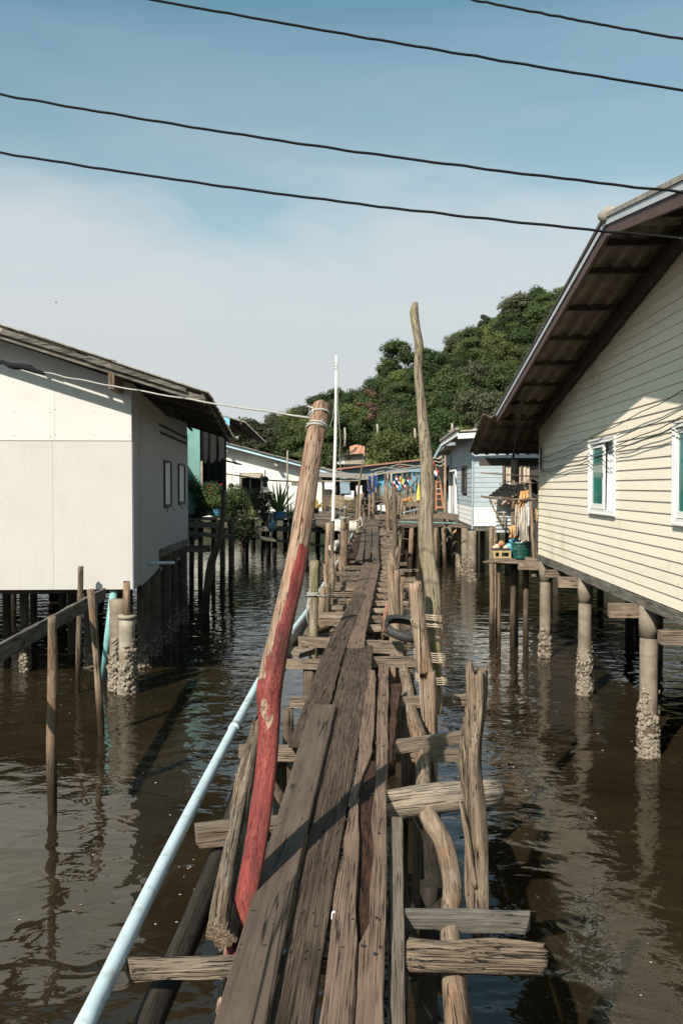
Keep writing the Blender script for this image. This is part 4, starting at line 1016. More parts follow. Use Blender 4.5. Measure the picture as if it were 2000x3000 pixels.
# crossbeams: (left px, py, right px, py, z of the axis, width, height, material)
def xb(xl, yl_, xr, yr, z=1.51, w_=.09, h=.09, mat='beam', edge=.006, roll=0):
    a = Z(xl, yl_, z); b = Z(xr, yr, z); return beam('crossbeam', a, b, w_, h, M_[mat], BW, edge, .12, roll)
xb(372, 2842, 1010, 2812, 1.54, .050, .062, 'beam', .014)
log('crossbeam', [Z(1196, 2800, 1.54), Z(1300, 2806, 1.545), Z(1450, 2806, 1.54), Z(1588, 2814, 1.54)], [.050, .046, .053, .045], M_['post_grey'], BW, 28, .02, .5, .04, .16)
xb(900, 2692, 1550, 2700, 1.50, .040, .075, 'beam_grey', .010)
xb(572, 2450, 1120, 2385, 1.52, .12, .075, 'beam', .008)
a = Z(1080, 2370, 1.50); b = Z(1458, 2322, 1.50); log('crossbeam', [a, a.lerp(b, .5) + Vector((0, 0, .01)), b], [.075, .078, .07], wood('log_beam_wood', (.42, .345, .265), (.13, .105, .082), tan=(.34, .26, .185), wet=False, crk=.9), BW, 16, .12)
xb(700, 2204, 1000, 2206, 1.51, .08, .085); xb(1100, 2195, 1385, 2155, 1.53, .08, .07, 'beam'); xb(1200, 2212, 1370, 2212, 1.46, .08, .07)
xb(850, 2056, 1120, 2056, 1.51, .08, .08); xb(1160, 2060, 1372, 2048, 1.51, .08, .08)
xb(772, 1942, 1010, 1948, 1.52, .09, .08); xb(1085, 1940, 1300, 1938, 1.52, .085, .09)
xb(880, 1876, 985, 1885, 1.52, .10, .10); xb(1072, 1893, 1180, 1898, 1.52, .10, .12); xb(820, 1905, 900, 1915, 1.46, .3, .05)
for i, y in enumerate((1822, 1802, 1779, 1760, 1741, 1722, 1710, 1694, 1680, 1663, 1652)):
    t = (1822 - y) / 170; xl = 924 + 62 * t + r.uniform(-6, 6); xr = 1072 + 4 * t
    xb(xl, y + 2, xr, y, 1.52, r.uniform(.07, .11), .07, 'beam', .012)
for y in (1838, 1814, 1789, 1767, 1746, 1728, 1713, 1697, 1688, 1676, 1664, 1653):
    t = (1838 - y) / 190; xb(1070, y, 1168 + 28 * r.random() - 10 * t + (30 if y in (1713, 1697, 1767, 1653) else 0), y + r.uniform(-1, 2), 1.52, r.uniform(.07, .12), .07, 'beam', .012)
for k in range(20):
    y = 1641 - k * 5.7; t = k / 20
    xb(1085 - 10 * t, y, 1160 + r.uniform(-12, 22) - 18 * t, y + r.uniform(-.6, .8), 1.50, .12, .07, 'beam', .02)
    if k % 2 == 0: xb(1012 + 34 * t + r.uniform(-6, 4), y, 1078, y, 1.49, .12, .07, 'beam', .02)
# runners under the crossbeams, made of bent branches
def lg(name, pp, rr, mat, z=None, **k):
    pts = [Z(x, y, z) if z is not None else P(x, y, zz) for (x, y, zz) in pp] if z is None else [Z(x, y, z) for (x, y) in pp]
    return log(name, pts, rr, M_[mat], BW, **k)
lg('runner', [(380, 3180), (440, 2990), (565, 2710), (655, 2480), (700, 2330), (760, 2130), (815, 1975), (875, 1860), (925, 1760), (985, 1650)], [.055, .052, .055, .055, .05, .05, .05, .06, .06, .06], 'post_dark', 1.40, seg=14, step=.12)
lg('runner', [(1360, 3150), (1340, 2990), (1328, 2840), (1318, 2700), (1325, 2590), (1300, 2470), (1253, 2385), (1240, 2300), (1232, 2180), (1200, 2075), (1192, 2000), (1172, 1930), (1160, 1880)], [.042, .043, .042, .040, .042, .044, .048, .045, .05, .05, .045, .05, .05], 'post_pale', 1.455, seg=18, step=.06, rough=.2)
lg('runner', [(1330, 2900), (1275, 2600), (1262, 2380), (1230, 2150), (1205, 2040), (1165, 1890), (1150, 1780), (1125, 1660)], .055, 'post_dark', 1.33, seg=12, step=.12)
lg('runner', [(1180, 1890), (1150, 1790), (1128, 1700), (1115, 1620)], .09, 'post_grey', 1.40, seg=12, step=.2)
lg('runner', [(900, 1880), (930, 1800), (965, 1700), (1000, 1620)], .09, 'post_grey', 1.40, seg=12, step=.2)
# split grey log leaning along the left edge
lg('split_log', [(648, 2742), (668, 2600), (690, 2470), (712, 2330), (740, 2190), (752, 2120)], [.045, .05, .048, .045, .04, .03], 'post_grey', 1.585, seg=30, step=.03, rough=.7, jag=.05)
# legs of the walkway, standing in the water
def leg(px, py, r0, mat='post_dim', zt=1.46, lean=0, z=1.5):
    b = Z(px, py, z); log('leg', [(b.x + lean, b.y, -.8), (b.x + lean * .4, b.y + .03, .5), (b.x, b.y, zt)], [r0, r0, r0 * .9], M_[mat], BW, seg=12, step=.15)
for a in ((1168, 2330, .055, 'post_dark'), (1255, 2560, .045, 'post_dark'), (1262, 2300, .05, 'post_dark'), (690, 2420, .05, 'post_dim'), (820, 2200, .05), (1230, 2160, .05), (845, 2060, .05, 'post_dim'),
          (905, 1950, .06), (1195, 1945, .06), (945, 1880, .06), (1175, 1880, .06), (968, 1820, .06), (1150, 1800, .06), (985, 1760, .06), (1010, 1700, .07), (1120, 1700, .07), (1135, 1640, .08), (1035, 1640, .08), (1140, 1590, .09), (1050, 1590, .08), (1145, 1560, .09), (1150, 1540, .10), (1300, 2980, .035, 'post_dark')):
    leg(*a)
lg('strut', [(665, 2960, 3.0), (720, 2560, 3.7), (770, 2330, 4.4), (778, 2180, 5.1)], .04, 'post_pale', seg=12, step=.1)
# posts rising past the deck: (base px, py, top px, py, px width, material, jag)
def post(xb_, yb, xt, yt, wd, mat='post', jag=.03, z=1.5, down=True, mid=None, name='post', seg=12, rough=.16, tw=1.0, dY=0, parent=BW, step=None):
    Y = Z(xb_, yb, z).y; rb = wd / 2 / FPX * Y
    b = P(xb_, yb, Y); t = P(xt, yt, Y + dY); pts = [b] + ([P(mid[0], mid[1], Y + dY * .5)] if mid else []) + [t]
    if down:
        d = (pts[1] - b).normalized(); k = (b.z + .8) / max(.3, d.z); k = min(k, 3.2); pts = [b - d * k * .999 if abs(d.x) < .25 else Vector((b.x, b.y, -.8))] + pts
    n = len(pts); rr = [rb * (1.05 if i == 0 else (tw if i == n - 1 else 1)) for i in range(n)]
    return log(name, pts, rr, M_[mat], parent, seg=seg, step=step or max(.06, Y * .016), rough=rough, jag=jag)
post(918, 1860, 921, 1645, 27, 'post_moss', .03)
post(961, 1740, 951, 1653, 13, 'post', .05, mid=(957, 1700)); post(969, 1745, 968, 1636, 19, 'post_grey', .12, mid=(972, 1690), rough=.3)
post(942, 1790, 945, 1720, 19, 'post_pale', .01)
post(1006, 1662, 1010, 1515, 23, 'post_pale', .05, rough=.3); log('post', [P(1009, 1530, 17.6), P(1011, 1500, 17.6), P(1011, 1466, 17.6)], [.035, .032, .028], M_['post'], BW, seg=10, step=.1)
post(959, 1640, 962, 1532, 15, 'post_pale', .02); post(1022, 1600, 1021, 1560, 8, 'post', .02)
post(1158, 1645, 1153, 1430, 15, 'post_dim', .05, mid=(1156, 1530)); post(1137, 1556, 1127, 1420, 12, 'post', .05, mid=(1135, 1480))
post(1176, 1500, 1192, 1418, 6, 'post', .05); post(1179, 1502, 1177, 1440, 5, 'post'); post(1101, 1512, 1100, 1444, 8, 'post_pale'); post(1112, 1510, 1117, 1432, 4, 'post_pale')
post(1066, 1540, 1066, 1503, 6, 'post'); post(1053, 1530, 1054, 1447, 6, 'post'); 
# big pale topped post on the right
p_ = post(1158, 1868, 1151, 1672, 37, 'post_pale', .03, rough=.08, seg=16); 
Yp = Z(1158, 1868, 1.5).y; log('broken_top', [P(1151, 1676, Yp), P(1149, 1650, Yp), P(1146, 1617, Yp)], [.068, .055, .02], M_['post_pale'], BW, seg=12, step=.04, rough=.5, jag=.05)
# forest of thin poles at the far end
for k in range(46):
    x = r.uniform(1072, 1180) if k % 3 else r.uniform(1040, 1075); yb = r.uniform(1498, 1530); h = r.uniform(25, 78)
    post(x, yb, x + r.uniform(-7, 7), yb - h, r.uniform(3, 5.5), r.choice(['post', 'post_pale', 'post_grey', 'post']), .06, seg=7, step=.7)
for k in range(20):
    t = k / 20; y = 1850 - 240 * t ** .8; sd_ = k % 2; px = (935 + 80 * t + r.uniform(-12, 12)) if sd_ else (1172 - 18 * t + r.uniform(-8, 14))
    post(px, y, px + r.uniform(-10, 10), y - r.uniform(40, 120) * (1 - .45 * t), r.uniform(7, 15) * (1 - .45 * t), r.choice(['post', 'post_pale', 'post_grey', 'post_dim']), r.uniform(.02, .15), rough=.3)
# short bits of timber and cord at the left of the deck

# nails along the near boards, where they cross the beams
mb = MB(); r = random.Random(9)
for (py, xs) in ((2790, (700, 770, 845, 890, 940, 1000, 1060, 1105)), (2690, (745, 800, 880, 915, 985, 1030, 1100)), (2420, (815, 880, 955, 990, 1020, 1115)), (2190, (880, 930, 990, 1030, 1070, 1120)), (2052, (925, 960, 1010, 1050, 1085, 1122)), (1940, (950, 985, 1030, 1070)), (1885, (975, 1035, 1055)), (1815, (1003, 1055)), (1745, (1050, 1085))):
    for x in xs:
        for k in range(2):
            p = Z(x + r.uniform(-9, 9), py + r.uniform(-22, 22), ZD + (.036 if x < 900 and py > 2063 and x < 912 - (py - 2063) * .2 + 70 else .004)); mb.tube([p + Vector((0, 0, -.004)), p + Vector((0, 0, .003))], r.uniform(.0035, .006), 6)
o = mb.build('nail_heads', M_['dark_frame'], BW); o['kind'] = 'stuff'
# flotsam of broken laths between the beams
for k in range(46):
    y = r.uniform(1560, 1860); sd_ = r.choice((-1, 1)); cx = 1078 if sd_ > 0 else 1035; px = cx + sd_ * r.uniform(10, 95) if sd_ > 0 else cx - r.uniform(5, 95) * (y - 1420) / 440
    a = Z(px, y, r.uniform(1.38, 1.50)); an = r.uniform(-.9, .9) + (1.57 if r.random() < .5 else 0); l = r.uniform(.15, .5); dv = Vector((math.cos(an), math.sin(an), r.uniform(-.12, .12))) * l
    beam('broken_lath', a - dv, a + dv, r.uniform(.04, .09), r.uniform(.02, .05), M_[r.choice(['beam', 'plank_far', 'post_bark' if 'post_bark' in M_ else 'beam_grey', 'rotten', 'plank_far'])], BW, .012, .15)
for k in range(14):
    y = r.uniform(1640, 1860); px = r.choice((r.uniform(930, 1000), r.uniform(1120, 1175))); a = Z(px, y, 1.40); log('offcut', [a + Vector((-.05, -.2, r.uniform(-.1, 0))), a + Vector((r.uniform(-.1, .1), .2, 0))], r.uniform(.035, .07), M_[r.choice(['post', 'post_grey', 'post_pale'])], BW, 8, .1, .35)
# ---------------------------------------------------------------- single tall posts, each a thing
def paintf(p, d, s):
    # red up to ~45 % of the length all round, then only on the far-right side up to ~72 %
    side = d.x * .75 + .25 * -d.y
    if (p - P(800, 2105, 3.70)).length < .17 and d.y < -.1 and d.x < .75: return .42 + .6 * min(1, (p - P(800, 2105, 3.70)).length / .17) ** 2 + .55 * max(0, abs(d.x + .1) - .3)
    if s < .40: return .86
    if s < .665: return .52 + side * 1.1 + (.44 - s) * 1.6
    return 0.0
rp = [(690, 2900, 3.0), (697, 2780, 3.12), (720, 2640, 3.25), (750, 2470, 3.42), (776, 2280, 3.6), (788, 2130, 3.70), (790, 2010, 3.78), (826, 1830, 3.93), (864, 1660, 4.1), (893, 1480, 4.35), (915, 1330, 4.55), (940, 1192, 4.8)]
RPp = [P(*a) for a in rp]
RP = log('red_painted_post', RPp, [.038, .041, .043, .045, .046, .048, .058, .051, .049, .049, .050, .051], M_['redpost'], None, 32, .025, .10, .01, .05, paintf)
tag(RP, 'thick leaning timber post painted red on its lower half beside the planks', 'post')
ROPE = []
def tied(name, label, pts_list, r0, mat, cat='rope'):
    mb = MB()
    for pts in pts_list: mb.tube(pts, r0, 6)
    o = mb.build(name, M_[mat], None, smooth=True); return tag(o, label, cat)
top = RPp[-1]; ax = (RPp[-1] - RPp[-2]).normalized()
cord = rope_path(P(130, 1091, 7.2), P(905, 1224, 4.72), .015, 26, .008, 3) + [P(945, 1232, 4.66)]
dk = rope_path(P(-30, 1053, 7.8), P(132, 1092, 7.2), .0, 8, .03, 5)
t_ = thing('tied_cord', 'off-white cord tied round the red post top and spliced to a thick black cable', 'cord', top)
mb = MB(); mb.tube(cord, .0056, 7); mb.tube(coil(top - ax * .09, ax, .056, 1.1, .05, 16, 2.2), .0065, 7); mb.tube(coil(top - ax * .17, ax, .056, 1.3, -.02, 16, 3.0), .0065, 7)
mb.tube([P(905, 1224, 4.72), P(918, 1208, 4.70), P(916, 1195, 4.72), P(902, 1190, 4.75)], .006, 6); mb.tube([P(918, 1232, 4.69), P(905, 1240, 4.69), P(898, 1242, 4.71)], .006, 6); mb.build('cord', M_['cord'], t_, smooth=True)
mb = MB(); mb.tube([dk[0] + Vector((-7, -1.8, .55)), dk[0]], .011, 7); mb.build('black_cable', M_['wire'], t_, smooth=True)
mb = MB(); mb.tube(dk, [.018, .022, .018, .024, .03, .026, .03, .02, .012], 8); mb.build('black_splice', M_['wire'], t_, smooth=True)

# crooked pole and the short post it is lashed to
cp = [(1276, 2092, 6.5), (1272, 1990, 6.55), (1270, 1850, 6.6), (1266, 1720, 6.65), (1250, 1620, 6.7), (1247, 1520, 6.75), (1252, 1400, 6.8), (1240, 1260, 6.9), (1232, 1160, 6.95), (1224, 1080, 7.0), (1228, 1020, 7.0), (1218, 960, 7.05), (1212, 915, 7.1), (1216, 889, 7.1)]
o = log('crooked_pole', [P(*a) for a in cp], [.058, .056, .056, .062, .060, .058, .054, .046, .040, .036, .036, .034, .036, .024], M_['post_moss'], None, 24, .06, .14, .03, .05)
tag(o, 'tall crooked bare pole with greenish bark lashed upright on the right of the walkway', 'pole')
b = Z(1262, 2090, 1.45)
o = log('lashed_post', [(b.x - .0, 6.42, -.8), P(1256, 2075, 6.42), P(1245, 1960, 6.42), P(1228, 1830, 6.42), P(1214, 1708, 6.42)], [.055, .056, .058, .056, .05], M_['post_pale'], None, 22, .07, .14, .02)
tag(o, 'short split post roped to the foot of the tall crooked pole', 'post')
axp = Vector((0, 0, 1)); ropes = []
for (py, n, px) in ((1815, 3, 1248), (1835, 2, 1250), (1925, 3, 1258), (1938, 2, 1259), (1990, 2, 1262), (2002, 3, 1263)):
    c = P(px, py, 6.47)
    ropes.append([c + Vector((math.cos(t) * .118, math.sin(t) * .070, .008 * t / 6.283 * 2 - .02 * math.cos(t) )) for t in [6.283 * n * i / (22 * n) for i in range(22 * n + 1)]])
ropes.append([P(1225, 1825, 6.35), P(1228, 1900, 6.34), P(1226, 1960, 6.34), P(1232, 2060, 6.34), P(1236, 2110, 6.34)])
ropes.append([P(1215, 1808, 6.4), P(1203, 1815, 6.4), P(1206, 1830, 6.4), P(1222, 1838, 6.36)])
tied('lashing_rope', 'tan rope wound in three bands round the crooked pole and its post', ropes, .0048, 'ropem')
# near right post with the split bark
Yn = 3.45
o = log('cracked_post', [P(1418, 2800, Yn), P(1408, 2735, Yn), P(1395, 2600, Yn), P(1392, 2400, Yn), P(1376, 2230, Yn), P(1394, 2060, Yn), P(1394, 1978, Yn)], [.018, .034, .046, .044, .049, .041, .043], M_['post_grey'], None, 36, .016, .62, .09, .16)
tag(o, 'weathered knobbly post with deep cracks standing nearest on the right edge', 'post')
sl_ = log('splinter', [P(1392, 2600, Yn - .05), P(1362, 2420, Yn - .06), P(1343, 2330, Yn - .06)], [.010, .012, .003], M_['post_pale'], o, 8, .04)
# white flagpole
Yw = Z(974, 1735, 1.5).y
t = thing('white_pole', 'slim white painted pole with a loose rope rising left of the hill', 'pole', P(972, 1733, Yw))
mb = MB(); a, b = P(975, 1526, Yw), P(985, 1040, Yw); M = frame(a, b, 'Z'); mb.tube([a, a.lerp(b, .5) + Vector((.012, 0, 0)), b], [.024, .022, .017], 5); mb.build('painted_shaft', M_['white_paint'], t, M=M)
log('raw_base', [Vector((P(972, 1733, Yw).x, Yw + .05, -.8)), P(972, 1733, Yw + .05), P(974, 1520, Yw + .05)], .034, M_['post_grey'], t, 10, .15)
mb = MB(); mb.tube(coil(P(984, 1085, Yw), (0, 0, 1), .03, 2.5, .05), .004, 5); mb.tube([P(989, 1062, Yw - .05), P(994, 1110, Yw - .05), P(989, 1180, Yw - .05), P(993, 1240, Yw - .05), P(997, 1290, Yw - .05), P(994, 1330, Yw - .05), P(999, 1400, Yw - .05), P(995, 1500, Yw - .05)], .004, 5)
mb.tube([P(980, 1175, Yw - .04), P(974, 1225, Yw - .04), P(966, 1250, Yw - .04)], .004, 5); mb.build('halyard', M_['cord'], t)
# water pipe
pp = [(190, 3120, .035), (270, 2960, 0), (541, 2410, 0), (770, 1978, 0), (850, 1858, 0), (905, 1782, 0), (962, 1690, 0), (1000, 1625, 0), (1030, 1568, 0), (1050, 1520, .1)]
pts = [Z(a, b, 1.57 + c) for a, b, c in pp]
mb = MB(); q = catmull(pts, .25); mb.tube(q, .031, 16); M = frame(pts[0], pts[-1], 'Z')
o = mb.build('water_pipe', M_['pvc'], None, smooth=True, M=M); tag(o, 'long pale blue plastic water pipe running along the left edge of the walkway', 'pipe')
for i in (12, 26):
    mb = MB(); mb.tube([q[i], q[i] + (q[i + 1] - q[i]).normalized() * .09], .036, 16); mb.build('pipe_coupling', M_['pvc'], o, smooth=True)
# tyre hung behind the lashed post
c = P(1205, 1838, 8.6); t = thing('hanging_fender', 'old black motorbike tyre hooked over a walkway post', 'tyre', c)
v = []; n, m = 40, 12; Mt = Matrix.Translation(c + Vector((-.05, .05, -.02))) @ Matrix.Rotation(R(12), 4, 'Y') @ Matrix.Rotation(R(14), 4, 'X')
for i in range(n):
    a = 6.283 * i / n
    for j in range(m):
        b = 6.283 * j / m; rr = .225 + .042 * math.cos(b); v.append((math.cos(a) * rr, math.sin(a) * rr, .048 * math.sin(b) + (.003 if i % 2 and math.cos(b) > .6 else 0)))
ob('tyre_casing', mesh('tyre_casing', v, [(i * m + j, ((i + 1) % n) * m + j, ((i + 1) % n) * m + (j + 1) % m, i * m + (j + 1) % m) for i in range(n) for j in range(m) if not (5 <= j <= 6)], M_['rubber'], None, True), t, Mt)
mb = MB(); mb.tube([P(1133, 1765, 8.5), P(1122, 1810, 8.45), P(1128, 1850, 8.5)], .008, 5); mb.tube([P(1138, 1765, 8.5), P(1126, 1815, 8.45), P(1122, 1850, 8.5)], .008, 5); mb.build('hanging_strap', M_['rust_roof'], t)
tied('white_twine', 'white twine knotted round the mossy post beside the walkway', [coil(P(918, 1745, Z(918, 1860, 1.5).y), (0, 0, 1), .07, 2.3, .02), [P(932, 1745, 9.1), P(945, 1750, 9.3), P(965, 1742, 9.8), P(985, 1750, 9.9)], [P(905, 1752, 9.1), P(897, 1790, 9.1), P(903, 1830, 9.1)]], .009, 'cord')

# ---------------------------------------------------------------- left foreground rail and its posts
rl_ = thing('mooring_rail', 'sloping weathered rail nailed to thin posts in front of the white house', 'rail', (-3, 9, 1.8))
a = P(-120, 2000, 7.2); b = P(305, 1737, 12.4); o = beam('rail', P(-150, 1995, 6.9), P(305, 1740, 12.4), .05, .17, M_['beam_grey'], rl_, .006)
log('post', [P(155, 2420, 8.25), P(152, 2200, 8.25), P(156, 2000, 8.25), P(152, 1806, 8.25)], [.045, .048, .052, .042], M_['post'], rl_, 16, .1)
log('post', [P(300, 2200, 10.9), P(285, 1950, 10.9), P(270, 1760, 10.9), P(265, 1726, 10.9)], [.042, .045, .05, .045], M_['post'], rl_, 14, .12)
o = log('leaning_stake', [P(228, 2040, 13.15), P(232, 1850, 13.15), P(237, 1662, 13.15)], [.035, .045, .04], M_['post_grey'], None, 14, .1, .3, .06); tag(o, 'ragged thin stake rising in front of the white house wall', 'stake')
mb = MB(); mb.tube([Z(303, 1985, 0) + Vector((-.05, .1, -.3)), P(318, 1860, 13.4), P(334, 1730, 13.6)], .062, 14); o = mb.build('drain_pipe', M_['teal_pipe'] if 'teal_pipe' in M_ else M_['pvc'], None, smooth=True); tag(o, 'pale turquoise drain pipe slanting into the water beside the corner pile', 'pipe')

# ---------------------------------------------------------------- overhead cables
def cable(label, a, b, sag, r0, sd, t1=2.4):
    # strung far past both sides of the view, or into the house wall
    mb = MB(); mb.tube([a.lerp(b, t) + Vector((.0012 * a.y * noise.noise((t * 21, sd, 0)), 0, -sag * 4 * t * (1 - t) + .0012 * a.y * noise.noise((t * 27, sd, 5)))) for t in [-1.3 + (t1 + 1.3) * i / 190 for i in range(191)]], r0, 7); o = mb.build('overhead_cable', M_['wire'], None, smooth=True); tag(o, label, 'cable')
cable('black overhead cable crossing the whole sky from top centre to the right', P(330, -22, 13.5), P(2130, 285, 12.5), .03, .019, 1)
cable('short black overhead cable cutting the top right corner of the sky', P(1300, -18, 13.9), P(2140, 139, 12.6), .02, .019, 2)
cable('black overhead cable sagging from the left edge to the top of the cream roof', P(-60, 265, 4.5), P(2080, 572, 4.0), .035, .0064, 3, 1.44)
cable('lowest black overhead cable passing in front of the cream house ridge', P(-60, 437, 4.5), P(2080, 706, 4.0), .035, .0064, 4, 1.44)
# bird
bp = P(165, 886, 60); t = thing('bird', 'small dark bird flying in the pale sky above the white house', 'bird', bp)
mb = MB(); mb.tube([bp + Vector((0, .12, 0)), bp, bp + Vector((0, -.16, -.02))], [.02, .05, .015], 6); mb.add([bp, bp + Vector((-.12, .05, .12)), bp + Vector((-.03, .12, 0)), bp + Vector((.10, .05, .13))], [(0, 1, 2), (0, 2, 3)]); mb.build('body', M_['dark_frame'], t)

for (px, py, l, lb) in ((975, 2682, .028, 'scrap of white foam wedged in the gap between two walkway boards'), (832, 2790, .014, 'tiny pale blue plastic scrap in the gap beside the smooth dark board')):
    p = Z(px, py, 1.59); mb = MB(); mb.tube([p + Vector((0, -l, 0)), p + Vector((.006, 0, .008)), p + Vector((0, l, 0))], [l * .25, l * .4, l * .2], 7, rough=.4); tag(mb.build('foam_scrap', M_['white_paint' if l > .02 else 'pvc'], smooth=True), lb, 'scrap')

# specks of leaf and foam adrift on the water
r = random.Random(5); vv = []; ff = []
for k in range(420):
    Y = 2.6 + 15 * r.random() ** 1.6; x = r.uniform(-.42, .42) * Y
    if abs(x) < .9: continue
    cl_ = noise.noise((x * .5, Y * .5, 2))
    if cl_ < .02: continue
    s = r.uniform(.004, .016); an = r.uniform(0, 6.28); i = len(vv); m = 5
    vv += [(x + math.cos(an + 6.28 * j / m) * s * r.uniform(.6, 1.2), Y + math.sin(an + 6.28 * j / m) * s * r.uniform(.5, 1.1), .004) for j in range(m)] + [(x, Y, .004 + s * .3)]
    ff += [(i + j, i + (j + 1) % m, i + m) for j in range(m)]
tag(ob('floating_specks', mesh('floating_specks', vv, ff, M_['float']), None, None, 'stuff'), 'tiny specks of leaf and foam adrift on the brown water', 'flotsam')
# ================================================================ teal house and its lean-to
TH = thing('teal_house', 'teal boarded house with a blue edged tin roof behind the white house', 'house', P(560, 1505, 27))
z0, z1 = P(560, 1506, 27).z, 5.2
xL, xR = P(500, 1400, 27).x, P(588, 1400, 27).x
for i in range(6):
    a = xR - .02 - i * .42; mb = MB(); mb.box((a - .205, 27.03, (z0 + z1) / 2), (.405, .04, z1 - z0)); mb.build('wall_board', M_['teal'], TH)
mb = MB(); mb.box((xR + .035, 27.0, (z0 + z1) / 2 - .6), (.06, .08, z1 - z0 - 1.2)); mb.build('door_post', M_['concrete_pale'], TH)
mb = MB(); mb.box((xR - 3, 30, z0 - .05), (6, 6, .1)); mb.box((xR - 1.5, 33, 3.8), (3, .1, 3.2)); mb.box((xR - 5.0, 30, 3.8), (.1, 6, 3.2)); mb.build('room', M_['shade'], TH)
# black net hanging under the roof
vv = []; n = 14; a, b = P(592, 1228, 28.2), P(655, 1228, 28.2)
for i in range(n + 1):
    x = a.x + (b.x - a.x) * i / n; d = .12 * math.sin(i * 1.3); bot = P(600, 1458, 28.2).z + .12 * noise.noise((i * .6, 0, 0))
    vv += [(x, 28.2 + d, bot), (x + .05 * math.sin(i), 28.2 + d * .7, (bot + a.z) / 2), (x, 28.2 + d * .5, a.z)]
f = [(3 * i + j, 3 * i + 3 + j, 3 * i + 4 + j, 3 * i + 1 + j) for i in range(n) for j in range(2)]
vb = [(x, y + .01, z) for x, y, z in vv]; nn = len(vv)
o = ob('shade_net', mesh('shade_net', vv + vb, f + [tuple(k + nn for k in q)[::-1] for q in f], M_['black'], None, True)); tag(o, 'black shade net hanging from the tin roof next to the teal wall', 'shade net')
mb = MB(); mb.box((-5.75, 31, 3.6), (2.7, .1, 2.9)); mb.build('back_wall', M_['shade'], TH)
rf = bpy.data.objects.new('roof', None); put(rf, TH, Matrix.Translation(P(700, 1240, 32)))
A, B = P(718, 1237, 29.3), P(779, 1296, 42.0); dirY = (B - A); 
d = dirY.normalized(); X_ = d; Yv = Vector((1, 0, -.30)); Yv = (Yv - d * Yv.dot(d)).normalized(); N_ = X_.cross(-Yv).normalized()
for i in range(12):
    p = A + d * (dirY.length / 12) * i - Yv * 3.2
    M = Matrix(((X_.x, Yv.x, N_.x, p.x), (X_.y, Yv.y, N_.y, p.y), (X_.z, Yv.z, N_.z, p.z), (0, 0, 0, 1)))
    corr('roof_sheet', M_['roof_old'], rf, M, dirY.length / 12 + .05, 3.2, .03, .12, 5, .01)
mb = MB(); p = A - Yv * .55; q = A - Yv * 3.2; mb.slab([p + Vector((0, -.02, -.28)), p + Vector((0, -.02, -.03)), q + Vector((0, -.02, -.03)), q + Vector((0, -.02, -.28))], (0, .03, 0)); mb.build('fascia', M_['sky_blue'], rf)
for k in range(5):
    p = A - Yv * (.15 + k * .65) + Vector((0, 0, -.07)); mb = MB(); mb.slab([p + Vector((-.03, 0, -.04)), p + Vector((.03, 0, -.04)), p + Vector((.03, 0, .03)), p + Vector((-.03, 0, .03))], dirY * .98); mb.build('batten', M_['soffit_dark'], rf)
# small loose tin awning
p = P(652, 1345, 33); o = corr('tin_awning', M_['black'], None, Matrix.Translation(p + Vector((-.1, 0, 0))) @ Matrix.Rotation(R(14), 4, 'Y'), .75, 1.2, .025, .1, 5, .02); tag(o, 'small curled black tin sheet jutting out by the shade net', 'tin sheet')
# platform of the teal house
pf = thing('side_platform', 'low timber platform with pots between the teal house and the garden deck', 'platform', P(620, 1520, 26))
zp = P(600, 1521, 26.5).z
for i in range(8): beam('plank', (-5.4, 26.3 + i * .22, zp), (-3.6, 26.3 + i * .22, zp + .01), .2, .04, M_['plank_grey'], pf, .01)
beam('crossbeam', (-5.2, 26.2, zp - .14), (-3.5, 26.25, zp - .18), .1, .16, M_['beam_grey'], pf, .02); beam('crossbeam', (-5.2, 26.15, zp - .40), (-3.4, 26.1, zp - .52), .1, .13, M_['beam_grey'], pf, .02)
for x, y in ((-5.1, 26.4), (-4.4, 26.5), (-3.7, 26.4), (-4.9, 27.8), (-4.2, 27.8), (-3.6, 27.6)):
    log('leg', [(x, y, -.8), (x + .04, y, zp - .05)], .08, M_['post_dim'], pf, 10, .4)
Yc = 21.5
o = log('twisted_post', [P(598, 1850, Yc) * 1 + Vector((0, 0, 0)), P(608, 1720, Yc), P(622, 1640, Yc), P(641, 1590, Yc), P(652, 1520, Yc), P(656, 1437, Yc)], [.10, .10, .11, .08, .065, .06], M_['post_dim'], None, 12, .15, .2, .03); tag(o, 'twisted grey mooring post standing in the shade left of the garden deck', 'post')

# ================================================================ garden deck
GD = thing('garden_deck', 'timber deck crowded with potted plants before the stained white house', 'deck', P(780, 1540, 41))
Yg = 40.0; zg = 1.72
xa, xb2 = P(640, 1530, Yg).x, P(945, 1530, Yg).x
for i in range(23):  # rows carried back to the house wall to block light below the deck
    y = Yg + i * .42; beam('plank', (xa - .3 + rnd.uniform(-.2, .2), y, zg), (xb2 + .4 + rnd.uniform(-.2, .3), y, zg), .36, .07, M_['plank_grey'], GD, .02, .8)
for (px0, py0, px1, py1, h) in ((640, 1546, 945, 1552, .22), (655, 1560, 900, 1596, .13), (560, 1538, 700, 1550, .2), (840, 1580, 1010, 1612, .12), (930, 1556, 1010, 1560, .18)):
    beam('crossbeam', P(px0, py0, Yg - .4), P(px1, py1, Yg - .5), .16, h, M_['beam_grey'], GD, .03, .6)
for i, px in enumerate((655, 668, 690, 722, 756, 770, 783, 795, 835, 860, 893, 925, 955, 985)):
    x = (px - 1000) / 2500 * (Yg - .2); log('leg', [(x, Yg - .2 + (i % 3) * 1.5, -.8), (x + rnd.uniform(-.1, .1), Yg + (i % 3) * 1.5, zg - .05)], (.065 + .03 * (i % 2)), M_['post_dark'], GD, 8, .6)
for i in range(13): 
    x = xa - 1.2 + i * .62; log('shade_stilt', [(x, 49.3, -.8), (x, 49.3, 1.3)], .14, M_['post_dark'], GD, 7, 1)  # stilt row added at the back to darken the gap under the deck
